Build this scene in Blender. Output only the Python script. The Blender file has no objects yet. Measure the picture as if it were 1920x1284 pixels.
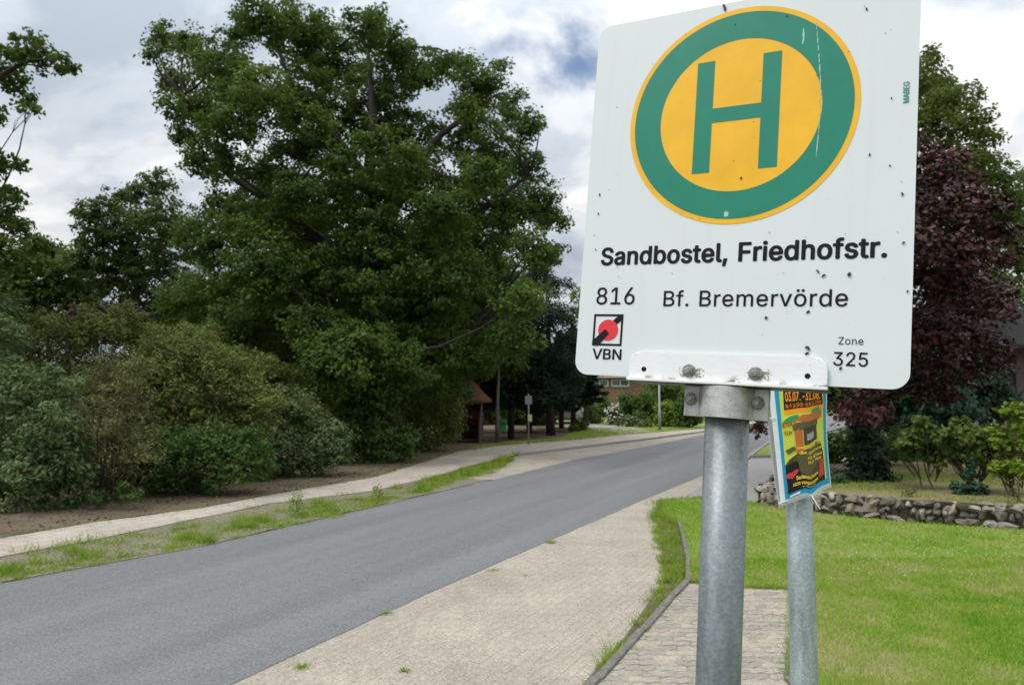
import bpy, bmesh, math, random
import numpy as np
from mathutils import Vector, Matrix

S = bpy.context.scene
COL = S.collection
R = math.radians
rng = np.random.RandomState(7)
random.seed(7)

# ------------------------------------------------------------------ camera
EYE, PITCH, FPX = 1.9, R(4.03), 1392.0
cam_d = bpy.data.cameras.new("camera")
cam = bpy.data.objects.new("camera", cam_d)
COL.objects.link(cam)
cam.location = (0, 0, EYE)
cam.rotation_euler = (R(90) + PITCH, 0, 0)
cam_d.sensor_width = 36.0
cam_d.lens = 36.0 * FPX / 1920.0
cam_d.clip_start = 0.05
cam_d.clip_end = 3000
cam_d.dof.use_dof = True
cam_d.dof.focus_distance = 1.06
cam_d.dof.aperture_fstop = 13.0
S.camera = cam
S.render.resolution_x, S.render.resolution_y = 1024, 684

# ------------------------------------------------------------------ sky
SUN_EL, SUN_AZ = R(56), R(248)           # high, behind and to the left of the viewer, veiled by cloud
W = bpy.data.worlds.new("World")
S.world = W
W.use_nodes = True
wn, wl = W.node_tree.nodes, W.node_tree.links
wn.clear()
out = wn.new("ShaderNodeOutputWorld"); bg = wn.new("ShaderNodeBackground")
sky = wn.new("ShaderNodeTexSky"); sky.sky_type = 'NISHITA'; sky.sun_disc = False
sky.sun_elevation = SUN_EL; sky.sun_rotation = SUN_AZ
sky.air_density = 1.0; sky.dust_density = 2.5; sky.ozone_density = 1.5
bg.inputs['Strength'].default_value = 0.15
SKY_A, SKY_B = (5.3, 0.30, 0), (1.1, 2.10, 0)
tc = wn.new("ShaderNodeTexCoord")
def wmath(op, a, b=None, c=None):
    n = wn.new("ShaderNodeMath"); n.operation = op
    for i, v in enumerate((a, b, c)):
        if v is None: continue
        if isinstance(v, (int, float)): n.inputs[i].default_value = v
        else: wl.new(v, n.inputs[i])
    return n.outputs[0]
rotz = wn.new("ShaderNodeMapping"); rotz.inputs['Rotation'].default_value = (0, 0, R(20)); wl.new(tc.outputs['Generated'], rotz.inputs['Vector'])
sep = wn.new("ShaderNodeSeparateXYZ"); wl.new(rotz.outputs[0], sep.inputs[0])
den = wmath('ADD', wmath('MAXIMUM', sep.outputs[2], 0.0), 0.35)
cxn = wmath('DIVIDE', sep.outputs[0], den); cyn = wmath('DIVIDE', sep.outputs[1], den)
cmb = wn.new("ShaderNodeCombineXYZ"); wl.new(cxn, cmb.inputs[0]); wl.new(cyn, cmb.inputs[1])
cmb.inputs[2].default_value = 3.7
def wnoise(scale, detail, rough, dist=0.0, off=(0, 0, 0)):
    m = wn.new("ShaderNodeMapping"); m.inputs['Location'].default_value = off
    wl.new(cmb.outputs[0], m.inputs['Vector'])
    n = wn.new("ShaderNodeTexNoise"); n.inputs['Scale'].default_value = scale
    n.inputs['Detail'].default_value = detail; n.inputs['Roughness'].default_value = rough
    n.inputs['Distortion'].default_value = dist
    wl.new(m.outputs[0], n.inputs['Vector'])
    return n.outputs['Fac']
def wramp(fac, stops):
    r = wn.new("ShaderNodeValToRGB"); cr = r.color_ramp; cr.interpolation = 'EASE'
    while len(cr.elements) < len(stops): cr.elements.new(0.5)
    for e, (p, c) in zip(cr.elements, stops): e.position = p; e.color = (*c, 1)
    wl.new(fac, r.inputs[0]); return r.outputs[0]
shade = wramp(wnoise(2.2, 8, 0.55, 0.3, SKY_A), [(0.36, (.45, .51, .59)), (0.46, (.61, .67, .735)), (0.53, (.79, .82, .85)), (0.61, (.98, .98, .98))])
cover = wramp(wnoise(1.7, 7, 0.55, 0.2, SKY_B), [(0.265, (0, 0, 0)), (0.385, (1, 1, 1))])
_z = wmath('MAXIMUM', sep.outputs[2], 0.0)
zen = wmath('MULTIPLY_ADD', wmath('MULTIPLY', _z, _z), 1.9, 0.84)   # overcast sky: brighter overhead than at the horizon
sc1 = wn.new("ShaderNodeVectorMath"); sc1.operation = 'SCALE'; wl.new(shade, sc1.inputs[0]); wl.new(wmath('MULTIPLY', zen, 1.0 / 0.15), sc1.inputs['Scale'])
mixs = wn.new("ShaderNodeMixRGB"); wl.new(cover, mixs.inputs[0]); wl.new(sky.outputs[0], mixs.inputs[1]); wl.new(sc1.outputs[0], mixs.inputs[2])
wl.new(mixs.outputs[0], bg.inputs[0]); wl.new(bg.outputs[0], out.inputs[0])

sun_d = bpy.data.lights.new("sun", 'SUN'); sun_d.energy = 2.0; sun_d.angle = R(25); sun_d.color = (1, .96, .9)
sun = bpy.data.objects.new("sun", sun_d); COL.objects.link(sun)
_sd = Vector((math.sin(SUN_AZ) * math.cos(SUN_EL), math.cos(SUN_AZ) * math.cos(SUN_EL), math.sin(SUN_EL)))
sun.rotation_euler = _sd.to_track_quat('Z', 'Y').to_euler()
S.view_settings.view_transform = 'Standard'; S.view_settings.look = 'None'
S.view_settings.exposure = 0.1; S.view_settings.gamma = 1.0

# ------------------------------------------------------------------ measuring helpers (survey of the place in photo pixels, 1920 x 1284)
def ray(px, py):
    x, y = (px - 960) / FPX, (py - 642) / FPX
    return np.array([x, math.cos(PITCH) + y * math.sin(PITCH), math.sin(PITCH) - y * math.cos(PITCH)])
def P(px, py, Y):                     # the point seen at (px, py) at distance Y along the ground
    r = ray(px, py); k = Y / r[1]
    return np.array([r[0] * k, Y, EYE + r[2] * k])
def G(px, py, z=0.0):                 # the ground point seen at (px, py)
    r = ray(px, py); k = (z - EYE) / r[2]
    return np.array([r[0] * k, r[1] * k, z])

# ------------------------------------------------------------------ object helpers
def tag(o, label=None, cat=None, group=None, kind=None):
    if label: o['label'] = label
    if cat: o['category'] = cat
    if group: o['group'] = group
    if kind: o['kind'] = kind
    return o
def thing(name, label, cat, loc=(0, 0, 0), rz=0.0, group=None):
    o = bpy.data.objects.new(name, None); COL.objects.link(o)
    o.empty_display_size = 0.1
    o.location = loc; o.rotation_euler = (0, 0, rz)
    return tag(o, label, cat, group)
def link_mesh(name, me, mat, parent=None, smooth=False):
    o = bpy.data.objects.new(name, me); COL.objects.link(o)
    if mat is not None: me.materials.append(mat)
    if smooth:
        me.polygons.foreach_set('use_smooth', np.ones(len(me.polygons), dtype=bool))
    if parent is not None: o.parent = parent
    return o
def obj(name, bm, mat, parent=None, smooth=False):
    bmesh.ops.recalc_face_normals(bm, faces=bm.faces[:])
    me = bpy.data.meshes.new(name); bm.to_mesh(me); bm.free()
    return link_mesh(name, me, mat, parent, smooth)
def box(bm, c, s, rot=None, taper=None):
    m = Matrix.Translation(c) @ (rot.to_4x4() if rot is not None else Matrix.Identity(4)) @ Matrix.Diagonal((*s, 1))
    r = bmesh.ops.create_cube(bm, size=1.0, matrix=m)
    return r['verts']
def bevel(bm, w, seg=1):
    bmesh.ops.bevel(bm, geom=bm.edges[:], offset=w, segments=seg, affect='EDGES', profile=0.6, clamp_overlap=True)
def tube(bm, pts, rad, sides=8, cap=True):
    pts = [Vector(p) for p in pts]; n = len(pts); rings = []
    prev = None
    for i, p in enumerate(pts):
        d = (pts[min(i + 1, n - 1)] - pts[max(i - 1, 0)]).normalized()
        a = d.orthogonal().normalized() if prev is None else (prev - d * prev.dot(d)).normalized()
        prev = a; b = d.cross(a)
        r = rad[i] if hasattr(rad, '__len__') else rad
        rings.append([bm.verts.new(p + (a * math.cos(t) + b * math.sin(t)) * r) for t in [2 * math.pi * k / sides for k in range(sides)]])
    for i in range(n - 1):
        for k in range(sides):
            bm.faces.new((rings[i][k], rings[i][(k + 1) % sides], rings[i + 1][(k + 1) % sides], rings[i + 1][k]))
    if cap:
        bm.faces.new(rings[0]); bm.faces.new(rings[-1])
def lathe(bm, prof, sides=24, m=None):
    m = m or Matrix.Identity(4); rings = []
    for r, z in prof:
        rings.append([bm.verts.new(m @ Vector((r * math.cos(2 * math.pi * k / sides), r * math.sin(2 * math.pi * k / sides), z))) for k in range(sides)])
    for i in range(len(rings) - 1):
        for k in range(sides):
            bm.faces.new((rings[i][k], rings[i][(k + 1) % sides], rings[i + 1][(k + 1) % sides], rings[i + 1][k]))
    bm.faces.new(rings[0]); bm.faces.new(rings[-1])
def prism(bm, poly, z0, z1, m=None):     # a flat outline given a thickness
    m = m or Matrix.Identity(4)
    lo = [bm.verts.new(m @ Vector((x, y, z0))) for x, y in poly]; hi = [bm.verts.new(m @ Vector((x, y, z1))) for x, y in poly]
    n = len(poly)
    bm.faces.new(lo[::-1]); bm.faces.new(hi)
    for i in range(n): bm.faces.new((lo[i], lo[(i + 1) % n], hi[(i + 1) % n], hi[i]))
def rrect(x0, y0, x1, y1, r, seg=6, corners=(1, 1, 1, 1)):
    pts = []
    for (cx, cy, a0), on in zip(((x1 - r, y1 - r, 0), (x0 + r, y1 - r, 90), (x0 + r, y0 + r, 180), (x1 - r, y0 + r, 270)), corners):
        if on:
            for k in range(seg + 1):
                a = R(a0 + 90 * k / seg); pts.append((cx + r * math.cos(a), cy + r * math.sin(a)))
        else:
            sx = 1 if a0 in (0, 270) else -1; sy = 1 if a0 in (0, 90) else -1
            pts.append((cx + sx * r, cy + sy * r))
    return pts

# ------------------------------------------------------------------ materials
class NT:
    def __init__(s, name):
        s.m = bpy.data.materials.new(name); s.m.use_nodes = True
        s.n, s.l = s.m.node_tree.nodes, s.m.node_tree.links
        s.p = s.n['Principled BSDF']; s.out = s.n['Material Output']
        s.tc = s.n.new("ShaderNodeTexCoord"); s.geo = s.n.new("ShaderNodeNewGeometry")
    def put(s, sock, v):
        if isinstance(v, bpy.types.NodeSocket): s.l.new(v, sock)
        elif isinstance(v, (tuple, list)) and len(v) == 3 and sock.type == 'RGBA': sock.default_value = (*v, 1)
        else: sock.default_value = v
    def math(s, op, a, b=0.0, c=0.0, clamp=False):
        n = s.n.new("ShaderNodeMath"); n.operation = op; n.use_clamp = clamp
        for i, v in enumerate((a, b, c)): s.put(n.inputs[i], v)
        return n.outputs[0]
    def vec(s, src='Object', scale=(1, 1, 1), rot=(0, 0, 0), loc=(0, 0, 0)):
        v = s.geo.outputs['Position'] if src == 'World' else s.tc.outputs[src] if isinstance(src, str) else src
        mp = s.n.new("ShaderNodeMapping"); s.l.new(v, mp.inputs['Vector'])
        mp.inputs['Scale'].default_value = scale; mp.inputs['Rotation'].default_value = rot; mp.inputs['Location'].default_value = loc
        return mp.outputs[0]
    def noise(s, v, scale, detail=4, rough=.55, dist=0.0, col=False):
        n = s.n.new("ShaderNodeTexNoise"); s.l.new(v, n.inputs['Vector'])
        n.inputs['Scale'].default_value = scale; n.inputs['Detail'].default_value = detail
        n.inputs['Roughness'].default_value = rough; n.inputs['Distortion'].default_value = dist
        return n.outputs['Color' if col else 'Fac']
    def voro(s, v, scale, feature='F1', out='Distance', rand=1.0):
        n = s.n.new("ShaderNodeTexVoronoi"); n.feature = feature; s.l.new(v, n.inputs['Vector'])
        n.inputs['Scale'].default_value = scale; n.inputs['Randomness'].default_value = rand
        return n.outputs[out]
    def ramp(s, fac, stops, interp='LINEAR'):
        r = s.n.new("ShaderNodeValToRGB"); cr = r.color_ramp; cr.interpolation = interp
        while len(cr.elements) < len(stops): cr.elements.new(.5)
        for e, (p, c) in zip(cr.elements, stops):
            e.position = p; e.color = (c, c, c, 1) if isinstance(c, (int, float)) else (*c, 1)
        s.l.new(fac, r.inputs[0]); return r.outputs[0]
    def mix(s, fac, a, b, mode='MIX'):
        n = s.n.new("ShaderNodeMixRGB"); n.blend_type = mode
        s.put(n.inputs[0], fac); s.put(n.inputs[1], a); s.put(n.inputs[2], b); return n.outputs[0]
    def bump(s, h, strength=.3, dist=.01):
        b = s.n.new("ShaderNodeBump"); s.l.new(h, b.inputs['Height'])
        b.inputs['Strength'].default_value = strength; b.inputs['Distance'].default_value = dist
        s.l.new(b.outputs[0], s.p.inputs['Normal'])
    def set(s, base=None, rough=None, metal=None, spec=None):
        if base is not None: s.put(s.p.inputs['Base Color'], base)
        if rough is not None: s.put(s.p.inputs['Roughness'], rough)
        if metal is not None: s.put(s.p.inputs['Metallic'], metal)
        if spec is not None: s.put(s.p.inputs['Specular IOR Level'], spec)
        return s.m

def plain(name, c, rough=.6, metal=0.0, var=.18, scale=30, spec=None):
    t = NT(name); n = t.noise(t.vec(), scale, 5)
    d = tuple(v * (1 - var) for v in c); e = tuple(min(1, v * (1 + var)) for v in c)
    return t.set(t.ramp(n, [(.3, d), (.7, e)]), rough, metal, spec)
def leaf_mat(name, cols, trans=.35, rough=.62, patch=1.0, patch_amt=.5):
    t = NT(name)
    rnd = t.geo.outputs['Random Per Island']
    nz = t.noise(t.vec('World'), patch, 3)
    f = t.math('ADD', t.math('MULTIPLY', rnd, 1 - patch_amt), t.math('MULTIPLY', t.ramp(nz, [(.3, 0.0), (.7, 1.0)]), patch_amt))
    c = t.ramp(f, [(i / (len(cols) - 1), c) for i, c in enumerate(cols)])
    t.set(c, rough, spec=.12)
    tr = t.n.new("ShaderNodeBsdfTranslucent"); t.l.new(t.mix(.5, c, (.16, .24, .03), 'MIX') if trans > 0 else c, tr.inputs[0])
    mx = t.n.new("ShaderNodeMixShader"); mx.inputs[0].default_value = trans
    t.l.new(t.p.outputs[0], mx.inputs[1]); t.l.new(tr.outputs[0], mx.inputs[2]); t.l.new(mx.outputs[0], t.out.inputs[0])
    return t.m
M = {}

def m_asphalt():
    t = NT('asphalt'); v = t.vec('World')
    fine = t.math('ADD', t.math('MULTIPLY', t.noise(v, 130, 2, .7), .55), t.math('MULTIPLY', t.noise(v, 42, 3, .7), .45)); mid = t.noise(v, 9, 5, .6)
    lane = t.noise(t.vec(t.vec('World', rot=(0, 0, R(26.0))), (1.3, .07, 1)), 1.1, 4, .55)   # wheel tracks and paver lanes along the road
    c = t.mix(1, t.ramp(fine, [(.32, (.058, .059, .060)), (.50, (.134, .136, .139)), (.68, (.265, .265, .268))]), t.ramp(lane, [(.3, .84), (.7, 1.13)]), 'MULTIPLY')
    c = t.mix(1, c, t.ramp(mid, [(.3, .90), (.7, 1.09)]), 'MULTIPLY')
    spk = t.voro(v, 34, out='Distance'); c = t.mix(t.ramp(spk, [(.05, .75), (.10, 0.0)]), c, (.40, .40, .39))     # pale chippings
    t.bump(fine, .35, .004)
    return t.set(c, .82, spec=.35)
M['asphalt'] = m_asphalt()
def m_pavers(name, wavy, cols, bw, bh, rot, joint, sand, mortar=.02):
    t = NT(name); v = t.vec('World', rot=(0, 0, rot))
    if wavy:
        sp = t.n.new("ShaderNodeSeparateXYZ"); t.l.new(v, sp.inputs[0])
        wv = t.math('MULTIPLY', t.math('SINE', t.math('MULTIPLY', sp.outputs[0], 2 * math.pi / (bw * .5))), bh * .13)
        wv2 = t.math('MULTIPLY', t.math('SINE', t.math('MULTIPLY', sp.outputs[1], 2 * math.pi / (bh * 1.0))), bw * .05)
        cb = t.n.new("ShaderNodeCombineXYZ")
        t.l.new(t.math('ADD', sp.outputs[0], wv2), cb.inputs[0]); t.l.new(t.math('ADD', sp.outputs[1], wv), cb.inputs[1]); v2 = cb.outputs[0]
    else: v2 = v
    jit = t.n.new("ShaderNodeVectorMath"); jit.operation = 'MULTIPLY_ADD'
    t.l.new(t.noise(v, 14, 3, .6, col=True), jit.inputs[0]); jit.inputs[1].default_value = (.012, .012, 0); t.l.new(v2, jit.inputs[2])
    b = t.n.new("ShaderNodeTexBrick"); t.l.new(jit.outputs[0], b.inputs['Vector'])
    b.inputs['Scale'].default_value = 1; b.inputs['Brick Width'].default_value = bw; b.inputs['Row Height'].default_value = bh
    b.inputs['Mortar Size'].default_value = bh * mortar * 2; b.inputs['Mortar Smooth'].default_value = .6; b.inputs['Bias'].default_value = 0
    b.inputs['Color1'].default_value = (*cols[0], 1); b.inputs['Color2'].default_value = (*cols[1], 1); b.inputs['Mortar'].default_value = (*joint, 1)
    grit = t.math('ADD', t.math('MULTIPLY', t.noise(t.vec('World'), 150, 2, .7), .5), t.math('MULTIPLY', t.noise(t.vec('World'), 48, 3, .7), .5)); blot = t.noise(t.vec('World'), 1.1, 5, .6); blot2 = t.noise(t.vec('World'), 9, 5, .7)
    c = t.mix(t.ramp(blot2, [(.44, 0.0), (.66, .75)]), b.outputs['Color'], sand)          # sand washed over the stones
    c = t.mix(1, c, t.ramp(grit, [(.34, .52), (.5, 1.0), (.66, 1.5)]), 'MULTIPLY')
    c = t.mix(1, c, t.ramp(blot, [(.3, .82), (.7, 1.12)]), 'MULTIPLY')
    pb = t.voro(t.vec('World'), 26, out='Distance'); c = t.mix(t.ramp(pb, [(.06, .85), (.12, 0.0)]), c, (.66, .63, .57))      # small pale stones and dark crumbs lying about
    pd = t.voro(t.vec('World', loc=(5, 2, 0)), 15, out='Distance'); c = t.mix(t.ramp(pd, [(.05, .8), (.10, 0.0)]), c, (.12, .105, .085))
    h = t.math('ADD', t.math('MULTIPLY', b.outputs['Fac'], -1.0), t.math('MULTIPLY', grit, .5))
    t.bump(h, .5, .005)
    return t.set(c, .9, spec=.25)
def m_wavy():
    t = NT('wavy_pavers'); v = t.vec('World', rot=(0, 0, R(4))); bw, bh = .21, .105
    v = t.vec(t.mix(.022, v, t.noise(t.vec('World'), 7, 3, .6, col=True), 'ADD'))
    sp = t.n.new("ShaderNodeSeparateXYZ"); t.l.new(v, sp.inputs[0]); x, y = sp.outputs[0], sp.outputs[1]
    yy = t.math('DIVIDE', t.math('ADD', y, t.math('MULTIPLY', t.math('SINE', t.math('MULTIPLY', x, 2 * math.pi / (bw * .5))), bh * .10)), bh)
    row = t.math('FLOOR', yy); fy = t.math('SUBTRACT', yy, row)
    xx = t.math('ADD', t.math('DIVIDE', t.math('ADD', x, t.math('MULTIPLY', t.math('SINE', t.math('MULTIPLY', yy, 2 * math.pi)), bw * .03)), bw), t.math('MULTIPLY', row, .5))
    col_ = t.math('FLOOR', xx); fx = t.math('SUBTRACT', xx, col_)
    ey = t.math('MINIMUM', fy, t.math('SUBTRACT', 1.0, fy)); ex = t.math('MINIMUM', fx, t.math('SUBTRACT', 1.0, fx))
    jy = t.ramp(ey, [(.03, 1.0), (.12, 0.0)]); jx = t.ramp(ex, [(.012, .5), (.045, 0.0)])
    j = t.math('MULTIPLY', t.math('MAXIMUM', jy, jx), t.ramp(t.noise(t.vec('World'), 11, 4, .7), [(.36, .15), (.6, 1.0)]))
    wn_ = t.n.new("ShaderNodeTexWhiteNoise"); cb = t.n.new("ShaderNodeCombineXYZ"); t.l.new(col_, cb.inputs[0]); t.l.new(row, cb.inputs[1]); t.l.new(cb.outputs[0], wn_.inputs[0])
    grit = t.math('ADD', t.math('MULTIPLY', t.noise(t.vec('World'), 150, 2, .7), .5), t.math('MULTIPLY', t.noise(t.vec('World'), 48, 3, .7), .5))
    c = t.ramp(wn_.outputs[0], [(0, (.235, .212, .180)), (1, (.305, .275, .230))])
    c = t.mix(j, c, (.085, .072, .055))
    c = t.mix(t.ramp(t.noise(t.vec('World'), 3.2, 5, .65), [(.50, 0.0), (.66, .8)]), c, (.38, .325, .24))      # sand swept over the stones
    c = t.mix(t.ramp(t.noise(t.vec('World', loc=(3, 1, 0)), 5, 5, .7), [(.62, 0.0), (.72, .5)]), c, (.13, .15, .05))
    c = t.mix(1, c, t.ramp(grit, [(.34, .6), (.5, 1.0), (.66, 1.4)]), 'MULTIPLY')
    t.bump(t.math('SUBTRACT', t.math('MULTIPLY', grit, .5), j), .6, .006)
    return t.set(c, .92, spec=.2)
ROADA = math.atan2(1, .5)
M['bay'] = m_pavers('small_beige_pavers', False, ((.295, .262, .215), (.315, .278, .228)), .17, .085, -ROADA, (.262, .230, .186), (.37, .33, .268), .05)
M['wavy'] = m_wavy()
M['slabs'] = m_pavers('pavement_slabs', False, ((.40, .35, .30), (.36, .315, .27)), .3, .3, -ROADA, (.15, .13, .10), (.40, .34, .28), .015)
M['edging'] = plain('mossy_edging', (.135, .125, .108), .95, 0, .35, 26)
M['verge'] = plain('gritty_verge', (.16, .14, .095), .95, 0, .45, 28)
M['kerb'] = plain('kerb_concrete', (.24, .225, .20), .9, 0, .3, 22)
def m_soil():
    t = NT('soil'); v = t.vec('World'); a = t.noise(v, 1.6, 6, .65); b = t.noise(v, 45, 4, .7)
    c = t.mix(1, t.ramp(a, [(.3, (.105, .078, .056)), (.55, (.18, .138, .10)), (.68, (.12, .12, .05)), (.8, (.20, .165, .12))]), t.ramp(b, [(.25, .5), (.75, 1.45)]), 'MULTIPLY')
    t.bump(b, .8, .03); return t.set(c, .95, spec=.1)
M['soil'] = m_soil()
def m_turf(name, cols):
    t = NT(name); v = t.vec('World'); a = t.noise(v, .55, 5, .6); b = t.noise(v, 60, 4, .7)
    c = t.mix(1, t.ramp(a, [(.3 + .4 * i / (len(cols) - 1), k) for i, k in enumerate(cols)]), t.ramp(b, [(.25, .55), (.75, 1.4)]), 'MULTIPLY')
    t.bump(b, .7, .02); return t.set(c, .95, spec=.1)
M['turf'] = m_turf('lawn_soil', ((.13, .21, .03), (.18, .25, .05), (.25, .25, .11)))
M['field'] = m_turf('rough_field', ((.05, .075, .025), (.08, .09, .035), (.11, .10, .05)))
M['dry'] = m_turf('dry_garden_ground', ((.15, .125, .065), (.23, .20, .10), (.13, .15, .045)))
M['deepsoil'] = plain('shaded_earth', (.035, .028, .022), .95, 0, .4, 12)
M['drive'] = plain('driveway_paving', (.36, .335, .31), .9, 0, .2, 6)
M['side'] = plain('old_street_surface', (.23, .22, .215), .9, 0, .16, 20)

def m_galv(name, c=(.36, .41, .43)):
    t = NT(name); v = t.vec('Object')
    sp = t.voro(v, 260, out='Color'); st = t.noise(t.vec('Object', (1, 1, .12)), 70, 5, .65); bl = t.noise(v, 12, 5, .6)
    g = t.n.new("ShaderNodeSeparateColor"); t.l.new(sp, g.inputs[0])
    f = t.math('ADD', t.math('MULTIPLY', g.outputs[0], .18), t.math('ADD', t.math('MULTIPLY', st, .5), t.math('MULTIPLY', bl, .4)))
    col = t.ramp(f, [(.3, tuple(x * .62 for x in c)), (.55, c), (.8, tuple(x * 1.45 for x in c))])
    t.bump(st, .12, .002)
    return t.set(col, t.ramp(st, [(.3, .42), (.7, .62)]), .55)
M['galv'] = m_galv('galvanised_steel', (.20, .228, .235)); M['galv2'] = m_galv('pale_galvanised_steel', (.36, .425, .43))
def m_clamp():
    t = NT('weathered_zinc'); v = t.vec('Object')
    n = t.noise(v, 60, 6, .65); s = t.noise(v, 420, 3, .6); a = t.noise(v, 28, 5, .7)
    c = t.ramp(n, [(.3, (.36, .36, .35)), (.65, (.60, .60, .58))])
    c = t.mix(t.ramp(s, [(.60, 0.0), (.70, .8)]), c, (.07, .06, .045))
    c = t.mix(t.ramp(a, [(.56, 0.0), (.72, .55)]), c, (.30, .32, .16))
    t.bump(n, .15, .002); return t.set(c, .45, .5)
M['clamp'] = m_clamp()
def m_bracket():
    t = NT('white_lacquered_bar'); v = t.vec('Object')
    s = t.noise(t.vec('Object', (.25, 1, 1)), 240, 5, .7); a = t.noise(v, 70, 5, .7)
    sx = t.n.new("ShaderNodeSeparateXYZ"); t.l.new(t.tc.outputs['Object'], sx.inputs[0])
    up_ = t.math('MULTIPLY', t.math('ADD', sx.outputs[1], .5552), 110.0)
    wide = t.noise(t.vec('Object', (1, 0, 0)), 24, 3, .6)
    low = t.math('MULTIPLY', t.ramp(up_, [(0, 0.0), (.04, .42), (.35, .20), (1, 0.0)]), t.ramp(wide, [(.42, 0.0), (.62, 1.0)]))   # algae and grime caught above the ledge
    c = t.mix(t.ramp(s, [(.3, .22), (.6, 0.0)]), (.86, .87, .88), (.60, .61, .62))
    c = t.mix(t.ramp(t.math('ADD', s, low), [(.70, 0.0), (.78, .9)]), c, (.09, .08, .05))
    c = t.mix(t.ramp(t.math('ADD', a, low), [(.66, 0.0), (.82, .7)]), c, (.22, .21, .10))
    for bx in (.1767, .2668):                                     # lichen and dirt round the bolts
        dx = t.math('DIVIDE', t.math('ABSOLUTE', t.math('SUBTRACT', sx.outputs[0], bx + .004)), .021); dy = t.math('DIVIDE', t.math('ABSOLUTE', t.math('ADD', sx.outputs[1], .5435)), .0095)
        near = t.math('SUBTRACT', 1.0, t.math('MAXIMUM', dx, dy))
        k = t.math('ADD', t.math('MULTIPLY', near, .32), t.math('MULTIPLY', t.noise(v, 330, 4, .7), .8))
        c = t.mix(t.math('MULTIPLY', t.ramp(k, [(.50, 0.0), (.58, .85)]), t.ramp(near, [(0.0, 0.0), (.15, 1.0)])), c, (.16, .145, .075))
    return t.set(c, .45, .25)
M['bracket'] = m_bracket()
def m_panel():
    t = NT('white_sign_panel'); v = t.vec('Object')
    n = t.noise(v, 9, 5, .6); st = t.noise(t.vec('Object', (1, .05, 1)), 55, 5, .6); sp = t.noise(v, 300, 2, .5)
    c = t.mix(t.ramp(n, [(.35, .0), (.75, .3)]), (.69, .745, .745), (.62, .67, .665))
    c = t.mix(t.ramp(st, [(.56, 0.0), (.74, .14)]), c, (.52, .56, .50))
    c = t.mix(t.ramp(sp, [(.70, 0.0), (.78, .35)]), c, (.35, .33, .28))
    return t.set(c, .38, spec=.45)
M['panel'] = m_panel()
def m_print(name, c, rough=.38, spec=.45):
    t = NT(name); v = t.vec('Object'); n = t.noise(v, 18, 6, .65); s = t.noise(v, 260, 2, .5)
    k = t.ramp(n, [(.3, tuple(x * .92 for x in c)), (.7, tuple(min(1, x * 1.08) for x in c))])
    k = t.mix(t.ramp(s, [(.70, 0.0), (.78, .25)]), k, tuple(x * .5 + .1 for x in c))
    return t.set(k, rough, spec=.15 if 'black' in name else .45)
for k, c in dict(sign_yellow=(.85, .46, .012), sign_green=(.006, .21, .135), sign_black=(.012, .013, .016), sign_red=(.72, .035, .05), dirt=(.035, .022, .014), pale_scratch=(.38, .55, .5),
                 p_white=(.70, .74, .74), p_blue=(.005, .30, .52), p_lime=(.56, .64, .055), p_orange=(.95, .31, .005), p_black=(.018, .018, .015), p_green=(.02, .30, .12),
                 p_red=(.55, .045, .05), p_terra=(.50, .135, .04), p_olive=(.10, .09, .03), p_brown=(.07, .04, .02), p_grey=(.33, .36, .33), p_gold=(.78, .56, .05), p_rust=(.42, .07, .02)).items():
    M[k] = m_print(k, c)
M['bark'] = plain('oak_bark', (.026, .021, .017), .95, 0, .45, 9)
M['bark_pale'] = plain('pale_bark', (.13, .115, .09), .95, 0, .35, 9)
M['twig'] = plain('dry_twigs', (.075, .058, .038), .95, 0, .4, 6)
# leaves
M['oak'] = leaf_mat('oak_leaves', ((.021, .050, .013), (.045, .090, .018), (.082, .132, .024), (.15, .20, .036)), .30, patch=.5)
M['oak_b'] = leaf_mat('dull_oak_leaves', ((.028, .052, .012), (.048, .080, .018), (.085, .115, .028)), .28, patch=.5)
M['oak_c'] = leaf_mat('yellowish_oak_leaves', ((.05, .075, .016), (.085, .11, .022), (.14, .155, .03)), .35, patch=.5)
M['maple_red'] = leaf_mat('dark_red_leaves', ((.022, .010, .011), (.036, .015, .015), (.066, .024, .024), (.125, .060, .056)), .0, .42, patch=.8, patch_amt=.4)
M['spruce'] = leaf_mat('spruce_needles', ((.010, .022, .014), (.018, .034, .022), (.035, .055, .036)), .08, patch=.8)
M['blueleaf'] = leaf_mat('bluish_shrub_leaves', ((.056, .092, .036), (.10, .15, .058), (.18, .235, .105)), .22, patch=1.6)
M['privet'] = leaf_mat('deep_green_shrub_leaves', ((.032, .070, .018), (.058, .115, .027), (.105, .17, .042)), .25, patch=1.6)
M['broom'] = leaf_mat('olive_shrub_leaves', ((.070, .092, .022), (.13, .158, .040), (.21, .235, .075)), .25, patch=1.2)
M['dryleaf'] = leaf_mat('brownish_shrub_leaves', ((.080, .078, .032), (.13, .13, .050), (.20, .20, .088)), .2, patch=1.2)
M['lime'] = leaf_mat('bright_young_leaves', ((.10, .16, .016), (.16, .24, .025), (.24, .33, .045)), .4, patch=2)
M['garden'] = leaf_mat('garden_leaves', ((.05, .09, .022), (.09, .14, .03), (.14, .19, .05)), .35, patch=1)
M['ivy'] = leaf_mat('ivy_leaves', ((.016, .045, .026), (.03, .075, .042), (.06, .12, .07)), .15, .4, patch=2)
M['petal'] = plain('white_petals', (.75, .74, .70), .6, 0, .1)
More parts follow.
